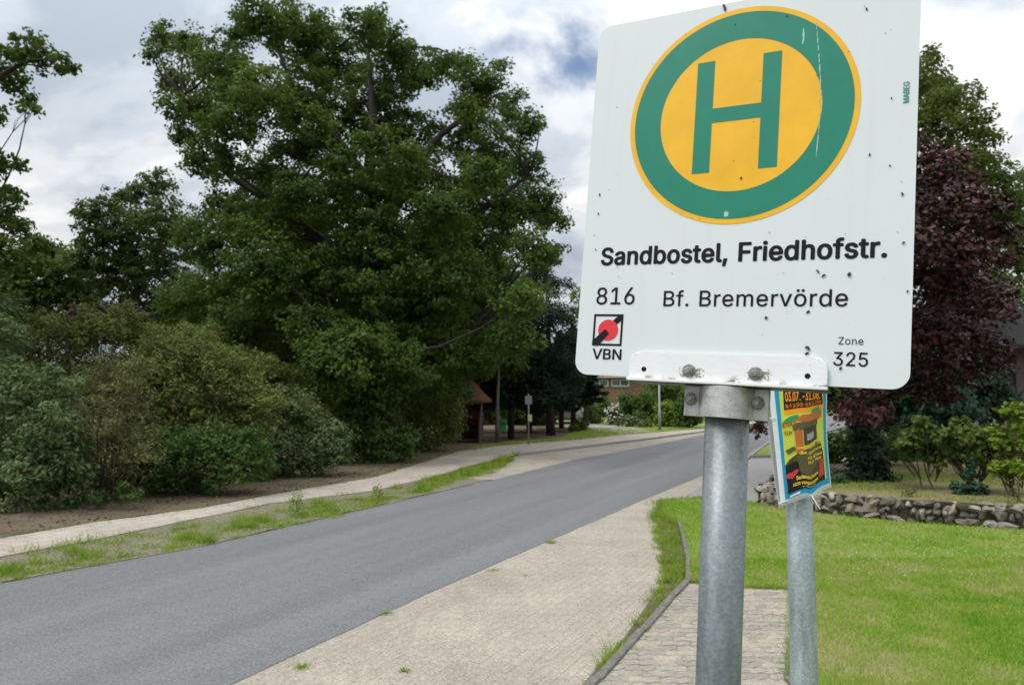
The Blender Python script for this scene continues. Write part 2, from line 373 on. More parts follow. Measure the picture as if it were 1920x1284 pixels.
def m_grass(name, cols, sc=.6):
    t = NT(name); v = t.vec('World'); a = t.noise(v, sc, 7, .72); r_ = t.geo.outputs['Random Per Island']
    a2 = t.noise(t.vec('World', loc=(7, 3, 0)), sc * 5, 4, .65)
    a = t.math('ADD', t.math('MULTIPLY', a, .6), t.math('MULTIPLY', a2, .4))
    f = t.math('ADD', t.math('MULTIPLY', t.ramp(a, [(.34, 0.0), (.66, 1.0)]), .72), t.math('MULTIPLY', r_, .28))
    c = t.ramp(f, [(i / (len(cols) - 1), k) for i, k in enumerate(cols)])
    t.set(c, .55, spec=.25)
    tr = t.n.new("ShaderNodeBsdfTranslucent"); t.l.new(c, tr.inputs[0])
    mx = t.n.new("ShaderNodeMixShader"); mx.inputs[0].default_value = .35
    t.l.new(t.p.outputs[0], mx.inputs[1]); t.l.new(tr.outputs[0], mx.inputs[2]); t.l.new(mx.outputs[0], t.out.inputs[0]); return t.m
M['grass'] = m_grass('mown_grass', ((.105, .25, .014), (.18, .34, .022), (.30, .41, .055), (.46, .44, .19), (.52, .44, .27)))
M['weed'] = m_grass('verge_weeds', ((.075, .14, .014), (.15, .25, .022), (.28, .38, .04), (.32, .29, .10)), 3)

# ------------------------------------------------------------------ foliage helpers
def unit(v): return v / np.maximum(np.linalg.norm(v, axis=-1, keepdims=True), 1e-9)
def faces_mesh(name, quads):              # quads: (N, k, 3), every face an island of its own
    N, k = quads.shape[:2]
    me = bpy.data.meshes.new(name)
    me.vertices.add(N * k); me.vertices.foreach_set('co', quads.astype(np.float32).ravel())
    me.loops.add(N * k); me.loops.foreach_set('vertex_index', np.arange(N * k, dtype=np.int32))
    me.polygons.add(N); me.polygons.foreach_set('loop_start', np.arange(0, N * k, k, dtype=np.int32))
    me.update(calc_edges=True)
    return me
def leaf_quads(c, nrm, L, Wd, axis=None):
    N = len(c); nrm = unit(nrm)
    a = rng.normal(size=(N, 3)) if axis is None else axis + rng.normal(size=(N, 3)) * .25
    t = unit(a - nrm * (a * nrm).sum(1, keepdims=True)); b = np.cross(nrm, t)
    l = (L * rng.uniform(.65, 1.3, N))[:, None]; w = (Wd * rng.uniform(.7, 1.3, N))[:, None]
    k = (rng.uniform(-.15, .15, N))[:, None]
    return np.stack([c - t * l * .5, c + b * w * .5 + t * l * k, c + t * l * .5 + nrm * l * .12, c - b * w * .5 + t * l * k], 1)
def blob_tufts(C, rad, n, flat=.8, shell=.42):
    d = unit(rng.normal(size=(n, 3))); r = rng.uniform(0, 1, n)[:, None] ** shell
    return C + d * r * rad * np.array([1, 1, flat]), d
def crown_leaves(blobs, dens, per, rt, L, Wd, flat=.8, shell=.42, up=.55):
    cs, ns = [], []
    for C, rad in blobs:
        n = max(3, int(dens * rad ** 2))
        tc_, d = blob_tufts(np.array(C), rad, n, flat, shell)
        m = rng.randint(int(per * .6), int(per * 1.4) + 1, n)
        idx = np.repeat(np.arange(n), m)
        o = unit(rng.normal(size=(len(idx), 3))) * rng.uniform(0, 1, (len(idx), 1)) ** .5 * rt * 1.55 * np.array([1, 1, .62]) * rng.uniform(.6, 1.25, n)[idx][:, None]
        cs.append(tc_[idx] + o)
        ns.append(d[idx] * .45 + unit(o) * .35 + np.array([0, 0, up]) + rng.normal(size=(len(idx), 3)) * .55)
    return leaf_quads(np.concatenate(cs), np.concatenate(ns), L, Wd)
def bend(a, b, sag=.15, n=5):
    a, b = np.array(a, float), np.array(b, float); l = np.linalg.norm(b - a)
    o = rng.normal(size=3) * l * .07
    return [a + (b - a) * t + (o + np.array([0, 0, l * sag])) * math.sin(math.pi * t) for t in np.linspace(0, 1, n)]
def limbs(bm, nodes, blobs, r0, sag=.05, sides=6, twigs=3):
    nodes = [np.array(n, float) for n in nodes]
    for C, rad in blobs:
        C = np.array(C); d = [np.linalg.norm(n - C) + max(0, n[2] - C[2]) * 1.5 for n in nodes]
        a = nodes[int(np.argmin(d))]
        l = np.linalg.norm(C - a); r = r0 * min(1.0, .35 + rad * .25)
        pts = bend(a, C, sag); tube(bm, pts, [r * (1 - .7 * t) for t in np.linspace(0, 1, len(pts))], sides)
        for k in range(twigs):
            e = C + unit(rng.normal(size=3) + np.array([0, 0, .3])) * rad * .85
            p2 = bend(pts[3], e, .05, 4); tube(bm, p2, [r * .3, r * .22, r * .14, r * .06], 4, False)
def tree(name, label, cat, base, trunk, blobs, leaf, r_trunk, dens=34, per=26, rt=.28, L=.17, Wd=.10, flat=.8, shell=.42, group=None, bark='bark', forks=(), fork_r=.4, up=.55, twigs=3, limb_r=.07):
    root = thing(name, label, cat, base, 0, group); inv = -np.array(base)
    bm = bmesh.new()
    tp = [np.array(p) + inv for p in trunk]; n = len(tp)
    tp[0] = tp[0] + np.array([0, 0, -.05])
    rad = [r_trunk * (1.35 if i == 0 else 1 - .55 * i / (n - 1)) for i in range(n)]
    tube(bm, tp, rad, 10)
    nodes = list(tp[max(1, n // 2):])
    for f in forks:
        fp = [np.array(p) + inv for p in f]
        tube(bm, fp, [r_trunk * fork_r * (1 - .75 * i / (len(fp) - 1)) for i in range(len(fp))], 8)
        nodes += fp[1:]
    lb = [(np.array(c) + inv, r) for c, r in blobs]
    limbs(bm, nodes, lb, limb_r, twigs=twigs)
    obj('trunk', bm, M[bark], root, True)
    q = crown_leaves(lb, dens, per, rt, L, Wd, flat, shell, up)
    link_mesh('crown', faces_mesh('crown', q), M[leaf], root)
    return root
def pxblobs(lst):                       # (px, py, radius in px, distance)
    return [(P(x, y, Y), r * Y / FPX) for x, y, r, Y in lst]

# ------------------------------------------------------------------ ground, road, pavements
def sheet(name, pts, mat, kind='structure', thick=0.0):
    bm = bmesh.new()
    vs = [bm.verts.new(p) for p in pts]; f = bm.faces.new(vs)
    if f.normal.z < 0 or (f.normal_update() or f.normal.z < 0): f.normal_flip()
    if thick:
        r = bmesh.ops.extrude_face_region(bm, geom=[f]); bmesh.ops.translate(bm, verts=[v for v in r['geom'] if isinstance(v, bmesh.types.BMVert)], vec=(0, 0, -thick))
    me = bpy.data.meshes.new(name); bm.to_mesh(me); bm.free()
    o = link_mesh(name, me, M[mat]); return tag(o, kind=kind)
def wob(a, b, n, amp, z):               # an edge with the small unevenness of a real one
    a, b = np.array(a), np.array(b); o = []
    for t in np.linspace(0, 1, n, endpoint=False):
        p = a + (b - a) * t; o.append((p[0] + rng.normal() * amp, p[1] + rng.normal() * amp, z))
    return o
def line(pts, z, step=.5, amp=0.0):
    o = []
    for a, b in zip(pts[:-1], pts[1:]):
        n = max(1, int(math.hypot(b[0] - a[0], b[1] - a[1]) / step)); o += wob(a[:2], b[:2], n, amp, z)
    return o + [(pts[-1][0], pts[-1][1], z)]

sheet('ground', [(-400, -60, -.03), (400, -60, -.03), (400, 900, -.03), (-400, 900, -.03)], 'field')
Lr = [(-9.9, -2.5), (-5.25, 7.56), (-3.86, 9.55), (-2.40, 12.7), (-.42, 16.85), (1.93, 22.2), (5.25, 28.1), (9.05, 35.7), (17.5, 50), (30, 70)]
Rr = [(-6.9, -5), (-1.93, 4.86), (-.83, 7.25), (.27, 9.45), (2.34, 13.56), (4.43, 17.6), (7.6, 23.5), (11.2, 30), (19.5, 44), (34, 68)]
sheet('road', line(Rr, 0.0, .35, .006) + line(Lr, 0.0, .35, .01)[::-1], 'asphalt')
g2 = lambda x, y: tuple(G(x, y)[:2])
# paved strip and bus bay on the near side
EDG = [g2(1120, 1284), g2(1205, 1190), g2(1262, 1125), g2(1290, 1095)]
edge_dir = (EDG[0][0] - EDG[1][0], EDG[0][1] - EDG[1][1]); EDG0 = (EDG[0][0] + edge_dir[0] * 4, EDG[0][1] + edge_dir[1] * 4)
EDG2 = [EDG[-1], g2(1289, 1050), g2(1281, 1010), g2(1273, 985)]
bayR = [(EDG0[0] - 3, -5), EDG0] + EDG + EDG2[1:] + [g2(1240, 942), g2(1290, 928), g2(1335, 903), (6.2, 19.6)]
sheet('bus_bay_paving', [(-7.3, -5, -.004)] + [(p[0], p[1], -.004) for p in bayR] + [(x - .25, y, -.004) for x, y in Rr[5:1:-1]] + [(-2.4, 4.86, -.004)], 'bay')
# side street mouth
sheet('side_street', [(*g2(1262, 936), -.008), (*g2(1320, 934), -.008), (*g2(1402, 944), -.008), (7.5, 17.5, -.008), (20, 25, -.008), (20, 29, -.008), (*g2(1460, 858), -.008), (8.2, 24.6, -.008), (4.3, 17.4, -.008)], 'side')
# waiting area with wavy pavers
WZ = .035
wait = [g2(1290, 1098), g2(1395, 1108), g2(1487, 1112), g2(1488, 1190), g2(1478, 1284)]
wait += [(wait[-1][0] - .05, 2.0), (1.0, -1.0), (EDG0[0], EDG0[1])]
sheet('waiting_area_paving', [(x, y, WZ) for x, y in wait] + [(x, y, WZ) for x, y in EDG[:-1]], 'wavy', thick=.12)
# lawn
LZ = .045
lawnL = [g2(1240, 942), g2(1243, 965), g2(1262, 983), g2(1275, 987)] + EDG2[::-1][1:]
lawn_poly = lawnL + [wait[1], wait[2], wait[3], wait[4], wait[5], (1.2, -1), (14, -1), (14, 9.2), g2(1925, 1000), g2(1700, 985), g2(1480, 962), g2(1405, 944), g2(1320, 936)]
sheet('lawn', [(x, y, LZ) for x, y in lawn_poly], 'turf', thick=.12)
sheet('soil_verge', [(x - .02, y, .006) for x, y in [EDG0] + EDG + EDG2[1:] + [g2(1262, 983), g2(1240, 942)]] + [(*g2(1228, 960), .006), (*g2(1238, 1020), .006), (*g2(1246, 1085), .006), (*g2(1175, 1190), .006), (*g2(1092, 1284), .006), (EDG0[0] - .12, EDG0[1], .006)], 'soil')
# edging stones round the waiting area and the lawn's end
def kerb_line(name, pts, w, top, bot, unit_len, gap=.006, mat='kerb'):
    bm = bmesh.new()
    for a, b in zip(pts[:-1], pts[1:]):
        a, b = Vector((*a, 0)), Vector((*b, 0)); d = (b - a); L = d.length; n = max(1, round(L / unit_len)); ang = math.atan2(d.y, d.x)
        for i in range(n):
            c = a + d * ((i + .5) / n); h = top - bot
            box(bm, (c.x + rng.normal() * .003, c.y, bot + h / 2 + rng.normal() * .004), (L / n - gap, w, h), Matrix.Rotation(ang + rng.normal() * .006, 3, 'Z'))
    bevel(bm, min(.006, w * .09))
    return tag(obj(name, bm, M[mat]), kind='structure')
kerb_line('edging_stones', [EDG0] + EDG, .065, .058, -.1, 1.0, .006, 'edging')
kerb_line('edging_stones', EDG2, .045, .062, -.1, .5, .006, 'edging')
kerb_line('edging_stones', [wait[3], wait[4], wait[5]], .05, .052, -.1, 1.0, .006, 'edging')
# far side: pavement, kerb, verge, soil
PZ = .04
pu = [(-9.6, 5.5)] + [g2(*p) for p in ((0, 1014), (177, 984), (380, 956), (506, 931), (700, 898), (859, 848), (941, 837), (1081, 826), (1163, 817), (1306, 806))] + [(17.5, 53), (30, 73)]
pl = [(-9.6, 3.9)] + [g2(*p) for p in ((0, 1050), (177, 1017), (354, 979), (506, 948), (700, 923), (800, 900), (880, 876), (969, 854), (1060, 843), (1222, 823), (1312, 811))] + [(17.4, 51.5), (30, 71.5)]
sheet('pavement', line(pu, PZ, .5, .02) + line(pl, PZ, .5, .012)[::-1], 'slabs')
kerb_line('kerb', pl[:8], .07, PZ - .004, -.1, 1.0, .006, 'edging')
kerb_line('kerb', pl[8:], .14, PZ + .03, -.1, 1.0)
sheet('roadside_paving', [(x, y, -.006) for x, y in pl[6:]] + [(x, y, -.006) for x, y in Lr[::-1][:6]] + [(-1.4, 14.9, -.006), (-1.9, 14.4, -.006)], 'bay')
sheet('soil_verge', [(x, y, .03) for x, y in pl[:7]] + [(x - .02, y + .02, .008) for x, y, _ in line(Lr[:5], 0, .35, .03)[::-1]], 'verge', thick=.06)
sheet('soil_bed', line(pu[:7], PZ + .008, .5, .03) + [(*g2(900, 838), PZ + .008), (1, 34, PZ + .008), (-22, 30, PZ + .008), (-22, 8, PZ + .008)], 'soil')
yard = [pu[6], pu[7], pu[8], pu[9], pu[10], pu[11], (17.5, 53.2), (20, 70), (-4, 70), (-4, 34.5), (1, 34.2)]
sheet('yard_grass', [(x, y, PZ + .004) for x, y in yard], 'turf')
sheet('bare_soil_patch', [(*g2(x, y), PZ + .014) for x, y in ((870, 845), (935, 835), (960, 831), (1010, 828), (1055, 823), (1075, 812), (1060, 802), (1030, 793), (960, 790), (850, 795), (820, 835))], 'soil')
sheet('driveway', [(*g2(x, y), PZ + .016) for x, y in ((1165, 816), (1230, 811), (1190, 803), (1150, 797), (1095, 796), (1040, 797), (1035, 801), (1100, 801), (1115, 808))], 'drive')
sheet('far_verge', [(*g2(1412, 853), .03), (*g2(1460, 853), .03), (20, 31, .03), (24, 38, .03), (12.8, 31.5, .03), (*g2(1450, 826), .03)], 'turf')
kerb_line('kerb', [g2(1405, 858), g2(1462, 857), (14, 26)], .12, .09, -.1, 1.0)
kerb_line('kerb', [g2(1398, 862), g2(1452, 823), (21, 42)], .12, .06, -.1, 1.0)
GZ = .24
sheet('garden_ground', [(4.75, 13.6, GZ), (5.6, 12.35, GZ), (7.6, 10.95, GZ), (14, 9.6, GZ), (26, 14, GZ), (22, 24, GZ), (7.6, 18.6, GZ)], 'dry', thick=.3)

# ------------------------------------------------------------------ buildings
def m_brick(name, c1, c2, mortar, bw=.25, bh=.075):
    t = NT(name); b = t.n.new("ShaderNodeTexBrick"); t.l.new(t.vec('Object', rot=(R(90), 0, 0)), b.inputs['Vector'])
    b.inputs['Scale'].default_value = 1; b.inputs['Brick Width'].default_value = bw; b.inputs['Row Height'].default_value = bh; b.inputs['Mortar Size'].default_value = .008
    b.inputs['Color1'].default_value = (*c1, 1); b.inputs['Color2'].default_value = (*c2, 1); b.inputs['Mortar'].default_value = (*mortar, 1)
    return t.set(t.mix(1, b.outputs[0], t.ramp(t.noise(t.vec(), 1.2, 4), [(.3, .85), (.7, 1.15)]), 'MULTIPLY'), .9)
M['brick'] = m_brick('red_brick', (.20, .085, .06), (.26, .11, .075), (.26, .23, .20))
def m_tiles(name, c):
    t = NT(name); v = t.vec('Object')
    w = t.n.new("ShaderNodeTexWave"); w.bands_direction = 'X'; t.l.new(v, w.inputs['Vector']); w.inputs['Scale'].default_value = 5
    n = t.noise(v, 3, 5, .6)
    t.bump(w.outputs[1], .6, .03)
    return t.set(t.ramp(n, [(.3, tuple(x * .65 for x in c)), (.7, tuple(x * 1.2 for x in c))]), .8)
M['tiles'] = m_tiles('roof_tiles', (.32, .105, .05)); M['tiles_dark'] = m_tiles('brown_roof_tiles', (.19, .075, .045))
M['redwood'] = plain('oxblood_boards', (.12, .022, .020), .8, 0, .25, 12)
M['darkwood'] = plain('dark_boards', (.022, .018, .018), .85, 0, .3, 10)
M['palewood'] = plain('weathered_wood', (.19, .15, .12), .85, 0, .3, 14)
M['mauve'] = plain('grey_render', (.085, .07, .066), .9, 0, .15, 8)
M['white'] = plain('white_paint', (.72, .72, .70), .5, 0, .06, 10)
M['binG'] = plain('green_plastic', (.012, .20, .06), .5, 0, .12, 10)
M['grey'] = plain('grey_metal', (.24, .25, .25), .5, .3, .15, 20)
M['palesign'] = plain('faded_yellow_plate', (.55, .52, .25), .5, 0, .1, 20)
def m_glass():
    t = NT('window_glass'); return t.set((.10, .13, .15), .06, 0.0, .8)
M['glass'] = m_glass()
def gable(bm, x0, x1, y0, y1, ze, zr, th=.18, ov=.45):
    ym = (y0 + y1) / 2; k = (zr - ze) / (ym - y0)
    for s in (-1, 1):
        ye = (y0 if s < 0 else y1) + s * ov; zz = ze - k * ov
        prism(bm, [(ye, zz), (ym, zr), (ym, zr + th), (ye, zz + th)], x0 - ov, x1 + ov, Matrix(((0, 0, 1, 0), (1, 0, 0, 0), (0, 1, 0, 0), (0, 0, 0, 1))))
def house(label, x0, x1, y0, y1, ze, zr, roofm, wins, wallm='brick', band=None):
    root = thing('brick_house', label, 'house', (x0, y0, 0)); w_, d_ = x1 - x0, y1 - y0
    bm = bmesh.new()
    prism(bm, [(0, 0), (d_, 0), (d_, ze), (d_ / 2, zr - .05), (0, ze)], 0, w_, Matrix(((0, 0, 1, 0), (1, 0, 0, 0), (0, 1, 0, 0), (0, 0, 0, 1))))
    obj('wall', bm, M[wallm], root)
    bm = bmesh.new(); gable(bm, 0, w_, 0, d_, ze, zr); rf = obj('roof', bm, M[roofm], root)
    bm = bmesh.new(); box(bm, (w_ * .35, d_ / 2 + .5, zr + .35), (.6, .6, 1.2)); bevel(bm, .02); obj('chimney', bm, M['brick'], rf)
    bm = bmesh.new(); tube(bm, [(-.35, -.5, ze - .22), (w_ + .35, -.5, ze - .22)], .07, 8); obj('gutter', bm, M['grey'], root)
    for (a, b, z0, z1) in wins:
        bm = bmesh.new(); f = .07
        for c, s in (((a + b) / 2, z0 + f / 2), (b - a, f)), (((a + b) / 2, z1 - f / 2), (b - a, f)):
            box(bm, (c[0], -.03, c[1]), (s[0], .08, s[1]))
        for xx in (a + f / 2, (a + b) / 2, b - f / 2): box(bm, (xx, -.03, (z0 + z1) / 2), (f, .08, z1 - z0 - 2 * f - .002))
        wf = obj('window', bm, M['white'], root)
        bm = bmesh.new(); box(bm, ((a + b) / 2, -.004, (z0 + z1) / 2), (b - a - .01, .02, z1 - z0 - .01)); obj('pane', bm, M['glass'], wf)
        bm = bmesh.new(); box(bm, ((a + b) / 2, -.06, z0 - .045), (b - a + .1, .14, .08)); obj('sill', bm, M['grey'], wf)
    if band:
        bm = bmesh.new(); a, b, z0, z1 = band; box(bm, ((a + b) / 2, -.012, (z0 + z1) / 2), (b - a, .02, z1 - z0)); obj('timber_band', bm, M['redwood'], root)
    return root
Yh = 62.0
hx = lambda px: (px - 960) / FPX * Yh
hz = lambda py: EYE + (740 - py) / FPX * Yh
house('red brick house with a strip of white framed windows behind the garden', hx(1072), hx(1330), Yh, Yh + 9, 3.55, 6.6, 'tiles',
      [(hx(1108) - hx(1072), hx(1140) - hx(1072), hz(724), hz(711.5)), (hx(1146) - hx(1072), hx(1179) - hx(1072), hz(724), hz(711.5)), (hx(1215) - hx(1072), hx(1250) - hx(1072), 1.0, 2.4), (hx(1275) - hx(1072), hx(1310) - hx(1072), 1.0, 2.4)], band=(hx(1100) - hx(1072), hx(1184) - hx(1072), hz(710), 3.45))
house('brick house with orange tiled roof glimpsed through the trees above the hedge', -22.4, -17.2, 49, 57, 3.2, 7.9, 'tiles', [(.7, 2.0, 1, 2.3), (3.0, 4.4, 1, 2.3)])

# bus shelter with tiled hipped roof
SX, SY = -1.95, 29.6
sh = thing('bus_shelter', 'wooden bus shelter with oxblood walls and red tiled roof beside the pavement', 'bus shelter', (SX, SY, PZ))
bm = bmesh.new()
e = 1.15; dd = 1.25
vs = [bm.verts.new(p) for p in ((-e, -dd, 1.66), (e, -dd, 1.66), (e, dd, 1.66), (-e, dd, 1.66), (-.35, 0, 2.45), (.35, 0, 2.45))]
lo = [bm.verts.new(v.co - Vector((0, 0, .09))) for v in vs[:4]]
for f in ((0, 1, 5, 4), (1, 2, 5), (2, 3, 4, 5), (3, 0, 4)): bm.faces.new([vs[i] for i in f])
for i in range(4): bm.faces.new((vs[i], lo[i], lo[(i + 1) % 4], vs[(i + 1) % 4]))
bm.faces.new(lo)
obj('roof', bm, M['tiles_dark'], sh)
for x, y, nm in ((.66, 0, 'x'), (-.66, 0, 'x'), (0, .8, 'y')):
    bm = bmesh.new()
    if nm == 'x':
        box(bm, (x, 0, .5), (.05, 1.5, .84)); box(bm, (x, 0, .96), (.09, 1.6, .06)); box(bm, (x, 0, .06), (.08, 1.55, .06))
    else: box(bm, (x, y, .8), (1.26, .05, 1.5))
    bevel(bm, .006); obj('wall', bm, M['redwood'], sh)
for sx in (-1, 1):
    for y0, y1 in ((-.82, -1.02), (.86, .86)):
        bm = bmesh.new(); tube(bm, [(sx * .72, y0, -.02), (sx * .80, y1, 1.58)], [.05, .05], 4); obj('post', bm, M['palewood'], sh)
bm = bmesh.new(); box(bm, (0, .52, .44), (1.2, .36, .05)); box(bm, (-.5, .52, .2), (.06, .3, .42)); box(bm, (.5, .52, .2), (.06, .3, .42)); obj('bench', bm, M['palewood'], sh)

# green litter bin on its post
b0 = P(939, 829, 29.6); b0[2] = PZ
lb = thing('litter_bin', 'green plastic litter bin on a post beside the bus shelter', 'litter bin', tuple(b0))
bm = bmesh.new(); tube(bm, [(-.04, .12, -.05), (-.04, .12, 1.0)], .03, 10); obj('post', bm, M['grey'], lb)
bm = bmesh.new(); prism(bm, rrect(-.15, -.11, .15, .11, .05, 5), .40, .80, Matrix.Translation((.09, 0, 0)))
for v in bm.verts:
    if v.co.z < .5: v.co.x = .09 + (v.co.x - .09) * .86; v.co.y *= .86
obj('body', bm, M['binG'], lb, False)
bm = bmesh.new(); prism(bm, rrect(-.165, -.125, .165, .125, .055, 5), .804, .86, Matrix.Translation((.09, 0, 0))); prism(bm, rrect(-.12, -.09, .12, .09, .05, 5), .86, .90, Matrix.Translation((.09, 0, 0))); obj('lid', bm, M['binG'], lb)
bm = bmesh.new(); box(bm, (.09, -.108, .72), (.17, .01, .07)); obj('slot', bm, M['p_black'] if 'p_black' in M else M['darkwood'], lb)

# stop sign of the opposite direction, seen from behind
p0 = G(991, 833, PZ)
sp_ = thing('sign_post', 'thin grey post with small plates beside the far pavement under spruces', 'sign post', tuple(p0))
bm = bmesh.new(); tube(bm, [(0, 0, -.1), (0, 0, 1.9)], .028, 10); obj('pole', bm, M['grey'], sp_, True)
bm = bmesh.new(); prism(bm, rrect(-.13, 1.50, .13, 1.83, .03, 4), -.035, -.03, Matrix(((1, 0, 0, 0), (0, 0, 1, 0), (0, 1, 0, 0), (0, 0, 0, 1)))); obj('plate', bm, M['grey'], sp_)
bm = bmesh.new(); prism(bm, rrect(-.02, .86, .13, 1.12, .01, 3), -.05, -.03, Matrix(((1, 0, 0, 0), (0, 0, 1, 0), (0, 1, 0, 0), (0, 0, 0, 1)))); obj('timetable', bm, M['palesign'], sp_)

# street lamp
l0 = G(1237, 807, PZ)
lamp = thing('street_lamp', 'slim grey street lamp standing by the bend before the garden', 'street lamp', tuple(l0))
bm = bmesh.new(); tube(bm, [(0, 0, -.1), (0, 0, 1.0), (0, 0, 1.02), (0, 0, 5.2)], [.075, .075, .055, .04], 12); obj('pole', bm, M['grey'], lamp, True)
bm = bmesh.new(); lathe(bm, [(.05, 5.2), (.16, 5.28), (.22, 5.5), (.24, 5.52), (.10, 5.66), (.02, 5.7)], 20); obj('lamp_head', bm, M['grey'], lamp, True)

# parked car, seen from behind under the spruces
cp = P(1066, 797, 50); cp[2] = PZ
car = thing('parked_car', 'silver white hatchback parked in the driveway behind the spruce trunks', 'car', (cp[0], cp[1], PZ), R(-12))
M['carpaint'] = NT('silver_paint').set((.55, .57, .58), .3, .3)
bm = bmesh.new()
prof = [(-2.0, .35), (-2.02, .62), (-1.95, .92), (-1.75, 1.0), (-1.45, 1.42), (-.9, 1.5), (.1, 1.48), (.75, 1.05), (1.75, .9), (2.0, .62), (2.0, .32), (1.6, .22), (-1.6, .22)]
n = len(prof); secs = [(-.85, .94), (-.80, 1.0), (.80, 1.0), (.85, .94)]
V = []
for xs, sc in secs:
    V.append([bm.verts.new((xs * (1 if z < 1.0 else .86 if z > 1.3 else .97), y * (1 if sc == 1 else .985), .22 + (z - .22) * (1 if sc == 1 else .97))) for y, z in prof])
for i in range(3):
    for k in range(n): bm.faces.new((V[i][k], V[i][(k + 1) % n], V[i + 1][(k + 1) % n], V[i + 1][k]))
bm.faces.new(V[0]); bm.faces.new(V[-1])
obj('body', bm, M['carpaint'], car, False)
bm = bmesh.new(); prism(bm, [(-.66, 0), (.66, 0), (.56, .40), (-.56, .40)], 0, .012, Matrix.Translation((0, -1.775, 1.02)) @ Matrix.Rotation(R(55), 4, 'X')); obj('rear_window', bm, M['glass'], car)
for s in (-1, 1):
    bm = bmesh.new(); prism(bm, [(-1.35, 1.03), (.55, 1.03), (.05, 1.38), (-1.15, 1.38)], -.006, .006, Matrix(((0, 0, 1, s * .80), (1, 0, 0, 0), (0, 1, 0, 0), (0, 0, 0, 1)))); obj('side_window', bm, M['glass'], car)
    bm = bmesh.new(); box(bm, (s * .68, -1.985, .80), (.28, .06, .20)); bevel(bm, .02); obj('tail_light', bm, M['tail'] if 'tail' in M else M['sign_red'], car)
    for y in (-1.25, 1.3):
        mt = Matrix.Translation((s * .76, y, .31)) @ Matrix.Rotation(R(90), 4, 'Y')
        bm = bmesh.new(); lathe(bm, [(.2, -.1), (.31, -.09), (.31, .09), (.2, .1)], 20, mt); wh = obj('wheel', bm, M['darkwood'], car)
        bm = bmesh.new(); lathe(bm, [(.18, -.105), (.19, 0), (.18, .105)], 16, mt); obj('rim', bm, M['grey'], wh)
bm = bmesh.new(); box(bm, (0, -2.02, .60), (.52, .02, .11)); obj('number_plate', bm, M['white'], car)

# dark timber garden house with a railing, right
gh = thing('garden_house', 'dark timber house with terrace railing half hidden behind the garden trees', 'house', (15.2, 26.5, GZ))
bm = bmesh.new(); box(bm, (3.4, 1.5, 1.9), (7.6, 3.0, 3.8)); obj('wall', bm, M['darkwood'], gh)
bm = bmesh.new(); gable(bm, -.4, 7.2, 0, 3.0, 3.75, 4.8, .15, .7); obj('roof', bm, M['darkwood'], gh)
bm = bmesh.new(); box(bm, (2.95, -.03, 1.85), (.42, .06, 3.6)); obj('pale_panel', bm, M['mauve'], gh)
bm = bmesh.new(); box(bm, (1.4, -2.2, 1.02), (3.2, .06, .12)); box(bm, (1.4, -2.2, .25), (3.2, .05, .09))
for x in (-.1, .9, 1.9, 2.9): box(bm, (x, -2.2, .53), (.08, .08, .86))
obj('railing', bm, M['palewood'], gh)
bm = bmesh.new(); box(bm, (1.2, -.02, 1.2), (1.5, .06, 1.2)); gw = obj('window', bm, M['white'], gh)
bm = bmesh.new(); box(bm, (1.2, -.045, 1.2), (1.34, .05, 1.04)); obj('pane', bm, M['glass'], gw)

# ------------------------------------------------------------------ fieldstone wall
def m_stone():
    t = NT('fieldstones'); v = t.vec('World'); r_ = t.geo.outputs['Random Per Island']
    c = t.ramp(r_, [(0, (.12, .11, .09)), (.35, (.19, .17, .14)), (.7, (.25, .215, .17)), (1, (.35, .325, .28))])
    n = t.noise(v, 14, 6, .7); mo = t.noise(v, 3.5, 5, .65)
    c = t.mix(1, c, t.ramp(n, [(.3, .6), (.7, 1.35)]), 'MULTIPLY'); c = t.mix(t.ramp(mo, [(.56, 0.0), (.68, .6)]), c, (.075, .085, .03))
    t.bump(n, .5, .02); return t.set(c, .92, spec=.2)
M['stone'] = m_stone()
wpath = [(8.2, 17.6), (6.0, 15.0), (5.0, 13.55), tuple(G(1425, 948)[:2] + np.array([.12, .25])), tuple(G(1480, 962)[:2] + np.array([.05, .2])), tuple(G(1700, 983)[:2] + np.array([0, .2])), tuple(G(1925, 999)[:2] + np.array([0, .2])), (10.5, 9.6), (14, 9.0)]
seg = [(Vector((*a, 0)), Vector((*b, 0))) for a, b in zip(wpath[:-1], wpath[1:])]
tot = sum((b - a).length for a, b in seg)
def along(s):
    for a, b in seg:
        L = (b - a).length
        if s <= L: return a + (b - a) * (s / L), (b - a).normalized()
        s -= L
    return seg[-1][1], (seg[-1][1] - seg[-1][0]).normalized()
sw = thing('stone_wall', 'low mossy fieldstone wall along the back of the lawn', 'wall', (float(wpath[4][0]), float(wpath[4][1]), 0)); swi = -Vector((wpath[4][0], wpath[4][1], 0))
bm = bmesh.new()
def stone(p, d, w, h, dep):
    r = bmesh.ops.create_icosphere(bm, subdivisions=2, radius=1.0)
    ang = math.atan2(d.y, d.x); m = Matrix.Translation(p) @ Matrix.Rotation(ang, 4, 'Z') @ Matrix.Rotation(rng.normal() * .16, 4, 'Y')
    e = rng.uniform(.30, .62); cuts = [(Vector(unit(rng.normal(size=3) * np.array([1, .8, 1]))), rng.uniform(.58, .92)) for _ in range(11)]
    for v in r['verts']:
        q = Vector([math.copysign(abs(x) ** e, x) for x in v.co])
        for cn, cd in cuts:
            k = q.dot(cn) - cd
            if k > 0: q -= cn * k
        q *= 1 + .03 * rng.normal()
        v.co = m @ Vector((q.x * w / 2, q.y * dep / 2, q.z * h / 2)) + swi
z = .0
rowsz = [.02, .125, .235, .335]
